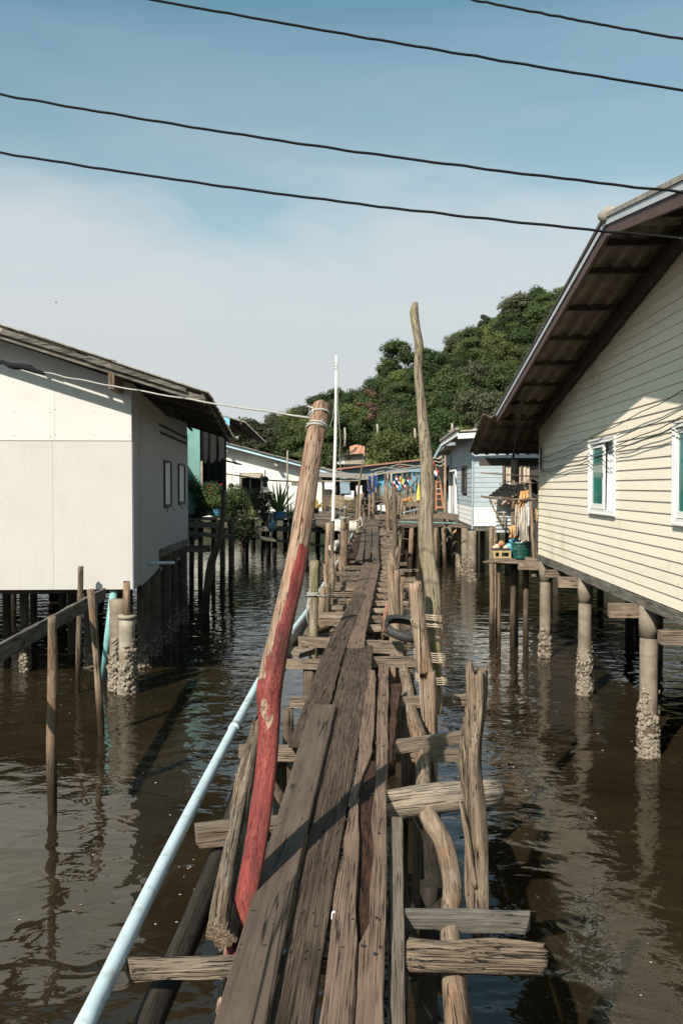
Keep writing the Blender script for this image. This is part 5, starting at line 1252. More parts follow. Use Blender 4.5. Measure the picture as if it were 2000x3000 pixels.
# ---- plants
def leaves(mb, c, rad, n, s, r, up=.4, flat=.8):
    for k in range(n):
        d = Vector((r.gauss(0, 1), r.gauss(0, 1), r.gauss(0, 1) + up)).normalized(); p = c + Vector((d.x, d.y * .9, d.z * flat)) * rad * r.random() ** .4
        nn = (d + Vector((r.uniform(-.7, .7), r.uniform(-.7, .7), r.uniform(-.3, .8)))).normalized(); t = nn.orthogonal(); t = (Matrix.Rotation(r.uniform(0, 6.28), 3, nn) @ t).normalized(); b = nn.cross(t); q = s * r.uniform(.6, 1.3)
        mb.add([p - t * q, p - b * q * .4, p + t * q, p + b * q * .4], [(0, 1, 2, 3)])
def pot(px, py, Y, r0, h, mat, nm='pot'):
    c = P(px, py, Y); mb = MB(); mb.tube([c, c + Vector((0, 0, h * .5)), c + Vector((0, 0, h * .9)), c + Vector((0, 0, h * .9)), c + Vector((0, 0, h))], [r0 * .78, r0 * .92, r0, r0 * 1.08, r0 * 1.08], 16); return mb, c
def bush(label, px, py, Y, rad, n, s, mat, potm=None, pr=.2, ph=.35, stuffname='bushy_plant', group=None, seed=1, up=.4, flat=.9):
    c = P(px, py, Y); t = thing(stuffname, label, 'plant', c, group); r = random.Random(seed); top = c
    if potm: mb, c2 = pot(px, py, Y, pr, ph, potm); mb.build('pot', M_[potm], t, smooth=False); top = c + Vector((0, 0, ph))
    st = MB()
    for k in range(7):
        e = top + Vector((r.uniform(-1, 1), r.uniform(-1, 1), r.uniform(.8, 1.8))) * rad * .7; st.tube([top, (top + e) / 2 + Vector((0, 0, .04)), e], [.018, .012, .006], 4)
    st.build('stem', M_['bark'], t)
    mb = MB()
    for k in range(9): leaves(mb, top + Vector((r.uniform(-.7, .7) * rad, r.uniform(-.6, .6) * rad, r.uniform(.3, 1.5) * rad)), rad * .55, n // 9, s, r, up, flat)
    mb.build('foliage', M_[mat], t); return t
def sword(label, px, py, Y, n, ln, wd, mat, seed, potm=None, pr=.2, ph=.3, spread=1.0, drumlike=False):
    c = P(px, py, Y); t = thing('sword_leaved_plant', label, 'plant', c); r = random.Random(seed); top = c
    if potm: mb, _ = pot(px, py, Y, pr, ph, potm); mb.build('pot', M_[potm], t); top = c + Vector((0, 0, ph * .9))
    for k in range(n):
        a = r.uniform(0, 6.28); el = R(r.uniform(35, 86) if spread < 1.2 else r.uniform(15, 80)); L_ = ln * r.uniform(.7, 1.1); pts = []
        b0 = top + Vector((math.cos(a), math.sin(a), 0)) * pr * .4; sd = Vector((-math.sin(a), math.cos(a), 0)); vv = []
        for i in range(7):
            q = i / 6; p = b0 + Vector((math.cos(a) * math.cos(el), math.sin(a) * math.cos(el), math.sin(el))) * L_ * q - Vector((0, 0, .28 * L_ * q * q * math.cos(el) * 1.5)); w_ = wd * (1 - q ** 2.2) * (.6 + q * .8 if q < .5 else 1)
            nrm = Vector((-math.cos(a) * math.sin(el), -math.sin(a) * math.sin(el), math.cos(el)))
            vv += [p - sd * w_ + nrm * w_ * .35, p, p + sd * w_ + nrm * w_ * .35]
        mb = MB(); mb.add(vv, [(3 * i + j, 3 * i + j + 1, 3 * i + 4 + j, 3 * i + 3 + j) for i in range(6) for j in range(2)]); mb.build('leaf', M_[mat], t, smooth=True)
    return t
sword('spiky green agave in a blue plastic drum on the garden deck', 818, 1525, Yg + .1, 46, 1.75, .06, 'leaf_sword', 3, 'bluepot', .28, .42)
sword('lower spiky green plant drooping from the middle of the garden deck', 738, 1528, Yg + .1, 28, 1.15, .04, 'leaf_sword', 5, None, spread=1.4)
sword('yellow-green spiky plant half hidden behind the agave', 850, 1522, Yg + 1.4, 22, .95, .05, 'leaf_sword', 15, None)
sword('yellow leaved croton just left of the red post', 925, 1505, Yg + .4, 16, .75, .09, 'leaf_yellow', 8, 'blackpot', .15, .25, spread=1.4)
t = sword('dark maroon ti plant rising above the deck bushes', 774, 1500, Yg + .6, 22, .62, .10, 'leaf_maroon', 9, None, spread=1.0)
t = sword('upper rosette of maroon leaves on a thin stem before the window', 776, 1478, Yg + .9, 16, .60, .09, 'leaf_maroon', 11, None)
mb = MB(); mb.tube([P(776, 1525, Yg + .9), P(775, 1478, Yg + .9)], .03, 6); mb.build('stem', M_['bark'], t)
bush('bush of small reddish green leaves in a black pot in the deck centre', 772, 1526, Yg, .62, 2600, .055, 'leaf_d', 'blackpot', .32, .38, seed=2)
bush('tall feathery bright green bush left of the stained house window', 690, 1532, Yg + .3, .95, 4200, .065, 'leaf_b', None, seed=4, up=.5)
bush('dark leafy bush spilling over the left end of the garden deck', 655, 1565, Yg - .6, .95, 3800, .065, 'leaf_a', None, seed=6)
bush('dark trailing plant hanging below the garden deck edge', 700, 1600, Yg - .7, .85, 2600, .06, 'leaf_a', None, seed=16)
bush('bright sunlit shrub behind the deck bushes', 722, 1515, Yg + 1.8, .75, 2400, .06, 'leaf_b', None, seed=26)
t = bush('dense flowering herb bush with red blooms in a pale blue pot', 632, 1512, 26.6, .42, 2400, .035, 'leaf_b', 'cyan', .17, .22, seed=7)
r = random.Random(4); mb = MB()
for k in range(9):
    p = P(632, 1450, 26.5) + Vector((r.uniform(-.3, .3), r.uniform(-.2, .2), r.uniform(-.05, .35))); leaves(mb, p, .035, 14, .022, r)
mb.build('flower', M_['flower'], t)
bush('leafy dark green bush growing against the teal wall', 590, 1512, 26.8, .55, 3200, .04, 'leaf_a', 'blackpot', .2, .25, seed=8)
bush('small green bush beside the twisted post', 668, 1490, Yg + 1, .5, 1500, .05, 'leaf_b', 'blackpot', .2, .3, seed=18)
# blue rope tangle, planter bits
tied('tangled_blue_rope', 'tangle of pale blue rope hanging over the garden deck edge', [coil(P(798, 1530 + 4 * i, Yg - .5), (0.2, -1, .3), (.07 + .03 * i), 2.2, .05, 12, i) for i in range(4)] + [[P(790, 1500, Yg - .3), P(786, 1535, Yg - .5), P(800, 1562, Yg - .5), P(812, 1545, Yg - .5)], [P(795, 1530, Yg - .5), P(790, 1575, Yg - .5)]], .014, 'blue_trim')

# ================================================================ stained white house
WH = thing('stained_white_house', 'stained white house with pale blue fascia and a propped open shutter', 'house', P(800, 1520, 50))
Yw2 = 50.0
def wq(px, py): return P(px, py, Yw2)
win = (702, 764, 1386, 1444)
def poly(pxs, name, mat, par, t=.08, Y=Yw2):
    mb = MB(); mb.slab([P(a, b, Y) for a, b in pxs], (0, t, 0)); return mb.build(name, M_[mat], par)
fas = lambda x: 1296 + (x - 650) * (1400 - 1296) / 390 + 8
poly([(560, fas(560)), (win[0], fas(win[0])), (win[0], 1522), (560, 1522)], 'wall', 'white_wall', WH)
poly([(win[0] + .05, fas(win[0])), (win[1], fas(win[1])), (win[1], win[2]), (win[0] + .05, win[2])], 'wall', 'white_wall', WH)
poly([(win[0] + .05, win[3]), (win[1], win[3]), (win[1], 1522), (win[0] + .05, 1522)], 'wall', 'white_wall', WH)
poly([(win[1] + .05, fas(win[1])), (943, fas(943)), (943, 1522), (win[1] + .05, 1522)], 'wall', 'white_wall', WH)
x0, x1 = wq(560, 1400).x, wq(943, 1400).x; zb0, zt0 = wq(700, 1522).z, wq(650, 1300).z
mb = MB(); mb.box((x1 - .05, Yw2 + 4, (zb0 + 3.4) / 2), (.1, 7.8, 3.4 - zb0 + .2)); mb.box(((x0 + x1) / 2, Yw2 + 8, 3), (x1 - x0, .1, 3)); mb.build('wall', M_['white_wall'], WH)
wx0, wx1, wz1, wz0 = wq(702, 0).x, wq(764, 0).x, wq(702, 1386).z, wq(702, 1444).z
mb = MB(); s = .05
for c, d in (((wx0, Yw2 - .03, (wz0 + wz1) / 2), (s, .12, wz1 - wz0 + s)), ((wx1, Yw2 - .03, (wz0 + wz1) / 2), (s, .12, wz1 - wz0 + s)), (((wx0 + wx1) / 2, Yw2 - .03, wz1), (wx1 - wx0 - s, .12, s)), (((wx0 + wx1) / 2, Yw2 - .03, wz0), (wx1 - wx0 - s, .12, s)), ((wx0 + .52, Yw2 + .02, (wz0 + wz1) / 2), (.05, .04, wz1 - wz0 - s))): mb.box(c, d)
W_ = mb.build('window', M_['concrete_pale'], WH)
mb = MB(); mb.slab([(wx0 + .05, Yw2 - .1, wz1 - .06), (wx1 - .05, Yw2 - .1, wz1 - .06), (wx1 - .05, Yw2 - .75, wz1 - .28), (wx0 + .05, Yw2 - .75, wz1 - .28)], (0, 0, .03)); mb.build('shutter', M_['concrete_pale'], W_)
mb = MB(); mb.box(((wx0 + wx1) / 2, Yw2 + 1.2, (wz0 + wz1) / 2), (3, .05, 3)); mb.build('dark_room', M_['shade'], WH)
for i in range(4):   # vent blocks
    a, b = wq(854 + 11 * i, 1411), wq(863 + 11 * i, 1420); mb = MB(); c = (a + b) / 2
    for dx in (-.08, .08): mb.box((c.x + dx, Yw2 - .03, c.z), (.025, .05, .2))
    for dz in (-.09, .09): mb.box((c.x, Yw2 - .03, c.z + dz), (.16, .05, .02))
    mb.box((c.x, Yw2 - .02, c.z), (.012, .03, .2), Matrix.Rotation(.7, 3, 'Y')); mb.box((c.x, Yw2 - .02, c.z), (.012, .03, .2), Matrix.Rotation(-.7, 3, 'Y')); vb_ = mb.build('vent_block', M_['concrete'], WH)
# roof and fascia
rf = bpy.data.objects.new('roof', None); put(rf, WH, Matrix.Translation(wq(800, 1330)))
poly([(560, 1272), (1042, 1400), (1042, 1409), (560, 1281.5)], 'fascia', 'blue_trim', rf, .05, Yw2 - .75)
a, b = P(560, 1270.5, Yw2 - .9), P(1046, 1400, Yw2 - .9)
for i in range(10):
    p, q = a.lerp(b, i / 10), a.lerp(b, (i + 1) / 10 + .008); mb = MB(); mb.slab([p + Vector((0, 0, .0 + .012 * (i % 2))), q + Vector((0, 0, .012 * (i % 2))), q + Vector((0, 0, .05 + .012 * (i % 2))), p + Vector((0, 0, .05 + .012 * (i % 2)))], (0, 9.5, 0)); mb.build('roof_sheet', M_['roof_old'], rf)
poly([(803, 1357), (813, 1360), (813, 1367), (803, 1364)], 'rafter_end', 'concrete_pale', rf, .5, Yw2 - .7)
poly([(660, 1318), (668, 1320), (668, 1325), (660, 1323)], 'rafter_end', 'concrete', rf, .5, Yw2 - .7)
# second roof layer behind on the right
poly([(940, 1371), (1022, 1389), (1022, 1396), (940, 1379)], 'fascia', 'concrete_pale', rf, .05, Yw2 + 3); poly([(940, 1368), (1026, 1387), (1026, 1389.5), (940, 1371)], 'roof_sheet', 'roof_old', rf, 5, Yw2 + 2.9)
# line pole and hanging things in front of the wall
Yl = 41.5
o = log('line_pole', [P(843, 1530, Yl), P(842, 1420, Yl), P(842, 1320, Yl)], .035, M_['concrete_pale'], None, 8, .6); tag(o, 'thin upright white pole in front of the stained house', 'pole')
mb = MB(); mb.tube([P(663, 1388, Yl), P(745, 1401, Yl), P(800, 1408, Yl), P(880, 1411, Yl), P(1050, 1408, Yl)], .035, 6); o = mb.build('drying_pole', M_['post_pale'] if 0 else M_['concrete'], None); tag(o, 'long horizontal bamboo drying pole across the stained white wall', 'pole')
c = P(677, 1422, Yl); t = thing('hanging_basket', 'round brown coconut basket hanging at the left of the stained wall', 'basket', c)
v = []; n, m = 12, 8
for i in range(n):
    for j in range(m + 1):
        a = 6.28 * i / n; e = -1.57 + 3.14 * j / m; q = .13 * (1 + .15 * noise.noise((i, j, 1))); v.append(c + Vector((math.cos(a) * math.cos(e), math.sin(a) * math.cos(e), math.sin(e) * .85)) * q)
ob('husk', mesh('husk', [p - c for p in v], [(i * (m + 1) + j, ((i + 1) % n) * (m + 1) + j, ((i + 1) % n) * (m + 1) + j + 1, i * (m + 1) + j + 1) for i in range(n) for j in range(m)], M_['rotten']), t, Matrix.Translation(c))
mb = MB(); mb.tube([c, P(665, 1390, Yl)], .008, 4); mb.tube([c, P(682, 1365, Yl)], .012, 4); mb.build('hanger', M_['dark_frame'], t)
c = P(777, 1405, Yl); t = thing('hanging_pan', 'black frying pan hanging handle up beside the shutter', 'pan', c)
mb = MB(); mb.tube([c + Vector((0, 0, .0)), c + Vector((0, -.04, 0)), c + Vector((0, -.07, 0))], [.16, .17, .15], 14); mb.build('bowl', M_['dark_frame'], t); mb = MB(); mb.box(c + Vector((0, -.03, .30)), (.05, .03, .34)); mb.build('handle', M_['dark_frame'], t)
c = P(777, 1415, Yl); t = thing('hanging_pot_lid', 'dark pot lid hanging just under the black frying pan', 'lid', c); mb = MB(); mb.tube([c + Vector((0, -.02, -.08)), c + Vector((0, -.05, -.08))], [.13, .12], 12); mb.build('lid', M_['dark_frame'], t)
tied('sagging_line', 'thin pale line sagging across the plants to the deck edge', [rope_path(P(690, 1410, Yl), P(900, 1530, 38), .8, 14, .02, 2)], .012, 'cord', 'line')

# ================================================================ shaded porch, bamboo rack, drums
PO = thing('porch_shelter', 'dark open lean-to stuffed with clutter beside the stained white house', 'shelter', P(990, 1500, 46))
poly([(943, 1400), (1075, 1406), (1075, 1500), (943, 1500)], 'back_wall', 'shade', PO, .1, 50)
for px, w_ in ((950, .12), (1000, .08), (1042, .08), (1068, .06)):
    x = (px - 1000) / 2500 * 46; mb = MB(); mb.box((x, 46, 2.6), (w_, w_, 2.4)); mb.build('post', M_['post_dim'], PO)
mb = MB(); a, b = P(930, 1396, 45), P(1080, 1404, 45); mb.slab([a, b, b + Vector((0, 5, .3)), a + Vector((0, 5, .3))], (0, 0, .05)); mb.build('roof_sheet', M_['roof_old'], PO)
for i in range(14): beam('floor_plank', (-1.3, 34.5 + i * .85, 1.62), (1.6 - .02 * i, 34.5 + i * .85, 1.62), .75, .05, M_['plank_far'], PO, .02, .6)
r = random.Random(12)
for k, (px, py, w_, h, m) in enumerate(((956, 1468, .35, .5, 'brown_frame'), (958, 1445, .3, .3, 'dark_frame'), (965, 1425, .5, .35, 'curtain_w'), (1010, 1430, .5, .55, 'longwall'), (1022, 1452, .5, .4, 'white_paint'), (975, 1435, .4, .3, 'float'), (1052, 1440, .3, .5, 'white_paint'), (1040, 1468, .5, .2, 'beam_grey'))):
    c = P(px, py, 44 + .1 * k); mb = MB(); mb.box(c, (w_, .3, h), Matrix.Rotation(r.uniform(-.15, .15), 3, 'Y'))
    mb.box(c + Vector((0, 0, h / 2 + .03)), (w_ * 1.06, .34, .05), Matrix.Rotation(r.uniform(-.1, .1), 3, 'Y'))
    nm, lb = [('storage_box', 'brown wooden box stacked at the mouth of the lean-to'), ('cooking_box', 'black box on top of the brown wooden box'), ('folded_cloth', 'white cloth bundle hanging high in the lean-to'), ('grey_cabinet', 'grey cabinet standing in the shaded lean-to'), ('slatted_bench', 'white slatted seat back under the grey cabinet'), ('pink_bundle', 'pale pink bundle hanging behind the white pole'), ('white_sheet', 'white sheet of board hanging at the right end of the lean-to'), ('shelf_board', 'grey shelf board at the right end of the lean-to')][k]
    o = mb.build(nm, M_[m]); tag(o, lb, nm.split('_')[-1])
# bamboo rack
RK = thing('bamboo_rack', 'tilted rack of yellow bamboo poles leaning beside the walkway', 'rack', P(1000, 1500, 31))
Yr = 31
for i in range(11):
    t = i / 10; a = P(970 - 6 * t, 1449 + 34 * t, Yr - .5 * t); b = P(1046 - 5 * t, 1461 + 36 * t, Yr - .5 * t)
    mb = MB(); mb.tube([a, a.lerp(b, .5), b], .0145, 8); mb.build('bamboo_pole', M_['bamboo'], RK, smooth=True, M=frame(a, b, 'X'))
for (pa, pb) in (((975, 1452), (968, 1484)), ((1040, 1461), (1035, 1497))):
    mb = MB(); mb.tube([P(*pa, Yr + .05), P(*pb, Yr - .45)], .02, 6); mb.build('upright', M_['bamboo'], RK)
poly([(966, 1487), (1040, 1499), (1036, 1512), (962, 1502)], 'base_board', 'beam_grey', RK, .06, Yr - .4)
for i, (px, h) in enumerate(((968, 20), (985, 16), (1015, 14), (1032, 18))):
    mb = MB(); mb.tube([P(px, 1500, Yr), P(px + 2, 1502 + h, Yr)], .05, 7); mb.build('leg', M_['post'], RK)
beam('plank', P(940, 1526, 29), P(1050, 1520, 29), .5, .05, M_['plank_far'], PO, .02)
# drums beside the deck
def drum(label, a, b, r0, openend=False, mat='drum'):
    t = thing('plastic_drum', label, 'drum', (a + b) / 2); mb = MB(); d = (b - a); 
    ps = [a, a + d * .02, a + d * .32, a + d * .34, a + d * .36, a + d * .64, a + d * .66, a + d * .68, a + d * .98, b]; rr = [r0 * .94, r0, r0, r0 * 1.04, r0, r0, r0 * 1.04, r0, r0, r0 * .94]
    mb.tube(ps, rr, 22, cap=not openend); mb.build('barrel', M_[mat], t, smooth=False)
    if openend:
        mb = MB(); mb.tube([a + d * .9, a + d * .6], [r0 * .9, r0 * .9], 22); mb.build('inside', M_['shade'], t)
        n = d.normalized(); mb = MB(); mb.tube([a + n * -.005, a + n * .02], [r0 * .99, r0 * .99], 22, cap=False); mb.build('rim', M_[mat], t)
    return t
drum('long pale plastic drum lying sideways left of the walkway', P(968, 1541, 25), P(998, 1541, 25), .19)
drum('cream plastic drum on its side right of the split post', P(1018, 1543, 24.5), P(1044, 1543, 24.5), .17)
drum('open ended drum facing the camera below the other drums', P(986, 1572, 20.5), P(984, 1563, 22), .15, True)
drum('short grey pipe end below the open drum', P(973, 1605, 18.5), P(988, 1592, 20), .085, False)
o = poly([(1044, 1528), (1052, 1526), (1050, 1560), (1042, 1562)], 'grey_board', 'concrete', None, .05, 24); tag(o, 'small upright grey board at the end of the cream drum', 'board')
tied('white_rope_loop', 'white rope looped over the end of the grey board', [rope_path(P(1028, 1528, 24), P(1058, 1516, 24), .05, 8), [P(1056, 1514, 24), P(1060, 1530, 24), P(1060, 1540, 24), P(1052, 1545, 23.8)]], .02, 'cord')
tied('blue_tie_rope', 'pale blue rope tied round the split post left of the deck', [coil(P(1011, 1490, 17.6), (0, 0, 1), .036, 2, .03), coil(P(1008, 1519, 17.6), (0, 0, 1), .085, 1.5, .03), rope_path(P(998, 1516, 17.6), P(980, 1521, 17.6), .02, 6)], .006, 'blue_trim')
o = log('thin_leaning_pole', [P(1042, 1560, 27), P(1048, 1460, 27), P(1054, 1400, 27), P(1065, 1345, 27)], [.05, .045, .035, .02], M_['post'], None, 8, .3); tag(o, 'thin crooked pole leaning up past the blue buildings', 'pole')
for (px, py, x2, y2, lb) in ((1052, 1545, 1056, 1447, 'pale bamboo pole upright beside the thin leaning pole'), (1058, 1470, 1063, 1445, 'short pale stick behind the bamboo pole')):
    o = log('bamboo_upright', [P(px, py, 27.5), P(x2, y2, 27.5)], .05, M_['post_pale'], None, 8, .3); tag(o, lb, 'pole')
for k in range(6):
    pass

# ================================================================ blue building and its shelter
BB = thing('blue_building', 'bright blue boarded shack under a patchwork of tin roofs', 'shack', P(1170, 1470, 60))
Yb = 60
for i in range(9):
    zt = 1384 + 12 * i; poly([(1104, zt), (1250, zt - 2), (1250, zt + 9.8), (1104, zt + 11.7)], 'wall_board', 'blue_wall', BB, .06, Yb)
poly([(1104, 1384), (1126, 1384), (1126, 1490), (1104, 1490)], 'side_wall', 'blue_wall', BB, .05, Yb - .12)
poly([(1076, 1396), (1103, 1392), (1103, 1452), (1076, 1452)], 'blue_tarpaulin', 'royal', BB, .05, Yb - .7)
poly([(1147, 1416), (1168, 1416), (1172, 1436), (1150, 1436)], 'hatch', 'blue_wall', BB, .05, Yb - .4); poly([(1150, 1425), (1170, 1427), (1168, 1430), (1150, 1428)], 'hatch_gap', 'shade', BB, .02, Yb - .42)
for px, m in ((1128, 'post_dim'), (1146, 'concrete_pale'), (1178, 'post_dim'), (1192, 'post_dim'), (1207, 'concrete'), (1220, 'post_dim'), (1231, 'post_dim'), (1090, 'concrete'), (1135, 'concrete')):
    log('post', [P(px, 1480, Yb - .75), P(px, 1386, Yb - .75)], .07, M_[m], BB, 7, 1)
for (a, b) in (((1130, 1400), (1175, 1448)), ((1168, 1405), (1222, 1445)), ((1188, 1442), (1226, 1400)), ((1072, 1392), (1085, 1440)), ((1048, 1402), (1080, 1440))):
    mb = MB(); mb.tube([P(*a, Yb - 1.1), P(*b, Yb - 1.1)], .05, 6); mb.build('brace', M_['post_dim'], BB)
for (pp, m, Y, t) in (([(1088, 1390), (1140, 1381), (1140, 1385), (1088, 1394)], 'concrete_pale', Yb - .55, .5), ([(1136, 1385), (1197, 1378), (1197, 1383), (1136, 1389)], 'concrete_pale', Yb - .5, .45), ([(1132, 1380), (1236, 1362), (1236, 1366), (1132, 1384)], 'roof_old', Yb - .52, .5),
                      ([(1086, 1376), (1128, 1367), (1168, 1373), (1168, 1375), (1128, 1370), (1086, 1379)], 'roof_old', Yb - .3, .3), ([(1098, 1383), (1125, 1378), (1125, 1381), (1098, 1386)], 'roof_old', Yb - .3, .3), ([(1055, 1397), (1092, 1390), (1092, 1393), (1055, 1401)], 'roof_old', Yb - .5, .45), ([(1058, 1394), (1078, 1390), (1078, 1392), (1058, 1396)], 'rust_roof', Yb - .3, .3)):
    poly(pp, 'roof_sheet', m, BB, t, Y)
poly([(1145, 1366), (1168, 1358), (1232, 1366), (1232, 1369), (1168, 1361), (1145, 1369)], 'roof_sheet', 'roof_old', BB, 5, Yb + 3); poly([(1170, 1362), (1210, 1367), (1160, 1369)], 'gable', 'rust_roof', BB, .05, Yb + 3.1)
poly([(1060, 1455), (1250, 1455), (1250, 1462), (1060, 1462)], 'floor_edge', 'beam_grey', BB, 4, Yb - 3)
for i in range(5): poly([(1160, 1451 + 9 * i), (1182, 1451 + 9 * i), (1182, 1456 + 9 * i), (1160, 1456 + 9 * i)], 'step', 'beam_grey', BB, .2, 50)
poly([(1150, 1466), (1240, 1462), (1240, 1500), (1150, 1500)], 'under_floor_shade', 'shade', BB, .1, Yb)  # dark sheet painted as the shade below the shack floor
LB = thing('long_blue_building', 'long dull blue building with a red-brown roof edge under the forest', 'building', P(1110, 1380, 74))
poly([(1000, 1376), (1032, 1370), (1260, 1349), (1260, 1420), (1000, 1420)], 'wall', 'longwall', LB, 8, 74)
mb = MB(); a, b = P(985, 1376.5, 73.4), P(1260, 1346, 73.4); mb.slab([a, b, b + Vector((0, 0, .13)), a + Vector((0, 0, .13))], (0, 9, .2)); mb.build('roof', M_['rust_roof'], LB)
mb = MB(); mb.tube([P(1031, 1372, 73.9), P(1031, 1400, 73.9)], .06, 6); mb.build('downpipe', M_['longwall'], LB)
# hillside house
HH = thing('hillside_house', 'small cream house with a dark roof on the slope under the red earth bank', 'house', P(1020, 1358, 95))
poly([(967, 1336), (1009, 1333), (1009, 1360), (967, 1360)], 'wall', 'white_paint', HH, 4, 95); poly([(1009.5, 1333), (1068, 1330), (1068, 1359), (1009.5, 1360)], 'wall', 'concrete_pale', HH, 4, 95)
poly([(960, 1336), (1008, 1331), (1062, 1328), (1062, 1330), (1008, 1333.5), (960, 1338.5)], 'roof', 'soffit_dark', HH, 5, 94.4)
for px in (992, 1020): 
    poly([(px, 1339), (px + 6, 1339), (px + 6, 1347), (px, 1347)], 'window', 'dark_frame', HH, .08, 94.94)
poly([(1005, 1360), (1068, 1359), (1068, 1363), (1005, 1364)], 'base', 'shade', HH, 4, 95)
# ---- flags
def flag(label, px, py, Y, w_, h, bands, seed, pole=None, tilt=0):
    t = thing('flag', label, 'flag', P(px, py, Y)); r = random.Random(seed); o0 = P(px, py, Y); n = 8
    for (q0, q1, m) in bands:
        vv = []
        for i in range(n + 1):
            s = i / n
            for q in (q0, q1):
                # cloth hangs limp: fly end droops
                x = w_ * s * math.cos(tilt) * .7; z = -h * q * 1.0 - w_ * s * math.sin(tilt) - .0; y = .07 * math.sin(s * 9 + seed + q * 2)
                vv.append(o0 + Vector((x + h * q * math.sin(tilt) * -.6, y, z)))
        vv2 = [p + Vector((0, .008, 0)) for p in vv]; k = len(vv); f = [(2 * i, 2 * i + 1, 2 * i + 3, 2 * i + 2) for i in range(n)]
        ob('stripe', mesh('stripe', vv + vv2, f + [tuple(a + k for a in q)[::-1] for q in f], M_[m], None, True), t)
    if pole: mb = MB(); mb.tube([P(*pole[0], Y), P(*pole[1], Y)], .02, 6); mb.build('pole', M_['post_pale'], t)
TB = ((0, 1 / 6, 'red'), (1 / 6, 2 / 6, 'flagwhite'), (2 / 6, 4 / 6, 'navy'), (4 / 6, 5 / 6, 'flagwhite'), (5 / 6, 1, 'red'))
flag('Thai tricolour flag drooping before the blue shack, left one of the pair', 1160, 1392, 48, .50, .48, TB, 1, ((1161, 1390), (1146, 1440)), .75)
flag('Thai tricolour flag hanging limp on the post right of the yellow flag', 1194, 1393, 48, .30, .62, TB, 4, ((1196, 1392), (1192, 1450)), .9)
flag('plain yellow flag between the two small Thai flags', 1172, 1394, 48.3, .45, .34, ((0, 1, 'yellowflag'),), 2, None, .55)
flag('larger Thai tricolour flag drooping right of the crooked pole', 1268, 1350, 24, .42, .42, TB, 3, ((1266, 1345), (1290, 1410)), .95)
# ladder
LD = thing('orange_ladder', 'orange wooden stepladder leaning by the grey-blue house door', 'ladder', P(1285, 1490, 35))
Yd = 35
beam('rail', P(1276, 1495, Yd), P(1277, 1408, Yd), .07, .05, M_['orange'], LD, .002); beam('rail', P(1298, 1490, Yd - .3), P(1288, 1408, Yd), .07, .05, M_['orange'], LD, .002)
for i, y in enumerate((1412, 1432, 1447, 1462, 1486)): beam('rung', P(1277, y, Yd), P(1289 + i * 2.2, y, Yd - .1), .05, .07 if i in (2, 4) else .03, M_['orange'] if i != 1 else M_['zinc'], LD, .001)
# folded parasol, tubs and clutter on the jetty
JT = thing('far_jetty', 'far jetty of loose boards joining the walkway to the grey-blue house', 'jetty', P(1220, 1490, 38))
r = random.Random(31)
for k in range(20):
    y = 33.5 + k * .42; beam('plank', P(1168 + r.uniform(-8, 8), 1500, y) * 1 + Vector((0, 0, 0)), Vector((4.3, y + r.uniform(-.1, .1), 1.62 + r.uniform(-.02, .05))) , .36, .05, M_['plank_far'], JT, .02, .6) if 0 else beam('plank', (1.9 + r.uniform(-.3, .3), y, 1.62 + r.uniform(-.04, .04)), (4.6, y + r.uniform(-.1, .1), 1.66 + r.uniform(-.04, .04)), .36, .05, M_['plank_far'], JT, .02, .6)
for k in range(16):
    px = 1172 + k * 9 + r.uniform(-3, 3); Y = 33.4 + (k % 3) * 2.5; x = (px - 1000) / 2500 * Y
    log('leg', [(x, Y, -.8), (x + r.uniform(-.15, .15), Y, 1.6)], r.uniform(.07, .11), M_[r.choice(['post_dim', 'post', 'post_grey'])], JT, 8, .6)
beam('crossbeam', P(1100, 1515, 33.2), P(1335, 1512, 33.2), .1, .15, M_['beam'], JT, .02, .5); beam('crossbeam', P(1284, 1507, 32.5), P(1338, 1516, 31), .12, .22, M_['beam'], JT, .01, .5)
for k in range(8): beam('plank', (4.0 + r.uniform(-.1, .1), 31.0 + k * .3, 1.74), (4.62, 31.0 + k * .3, 1.74), .26, .05, M_['beam'], JT, .01, .4)
mb = MB(); mb.tube([P(1170, 1529, 30), P(1335, 1533, 30)], .022, 7); o = mb.build('jetty_pipe', M_['teal'], None); tag(o, 'thin turquoise pipe spanning level below the far jetty', 'pipe')
mb = MB(); mb.tube([P(1182, 1502, 34), P(1240, 1489, 36)], .03, 7); o = mb.build('loose_pipe', M_['pvc'], None); tag(o, 'pale pipe lying slanted on the far jetty boards', 'pipe')
c = P(1226, 1465, 40); t = thing('folded_parasol', 'folded yellow parasol standing on the far jetty', 'parasol', c); mb = MB(); mb.tube([c, c + Vector((0, 0, .3)), c + Vector((0, 0, .7)), c + Vector((0, 0, .82))], [.11, .10, .04, .02], 10, rough=.25); mb.build('canopy', M_['umbrella'], t); mb = MB(); mb.tube([c + Vector((0, 0, -.15)), c + Vector((0, 0, .9))], .015, 6); mb.build('pole', M_['post_pale'], t)
for (px, py, Y, rr, h, m, lb) in ((1216, 1470, 41, .17, .32, 'concrete_pale', 'grey tub left of the folded yellow parasol'), (1237, 1468, 41, .16, .40, 'drum', 'pale tub right of the folded yellow parasol')):
    c = P(px, py, Y); t = thing('plastic_tub', lb, 'tub', c); mb = MB(); mb.tube([c, c + Vector((0, 0, h)), c + Vector((0, 0, h)), c + Vector((0, 0, h + .03))], [rr * .8, rr, rr * 1.08, rr * 1.08], 14); mb.build('tub_body', M_[m], t)
c = P(1196, 1470, 41); mb = MB(); r2 = random.Random(2)
for k in range(70):
    p = c + Vector((r2.gauss(0, .18), r2.gauss(0, .12), abs(r2.gauss(0, .08)))); mb.tube([p, p + Vector((r2.uniform(-.12, .12), r2.uniform(-.1, .1), r2.uniform(-.02, .1))), p + Vector((r2.uniform(-.2, .2), 0, 0))], .015, 4)
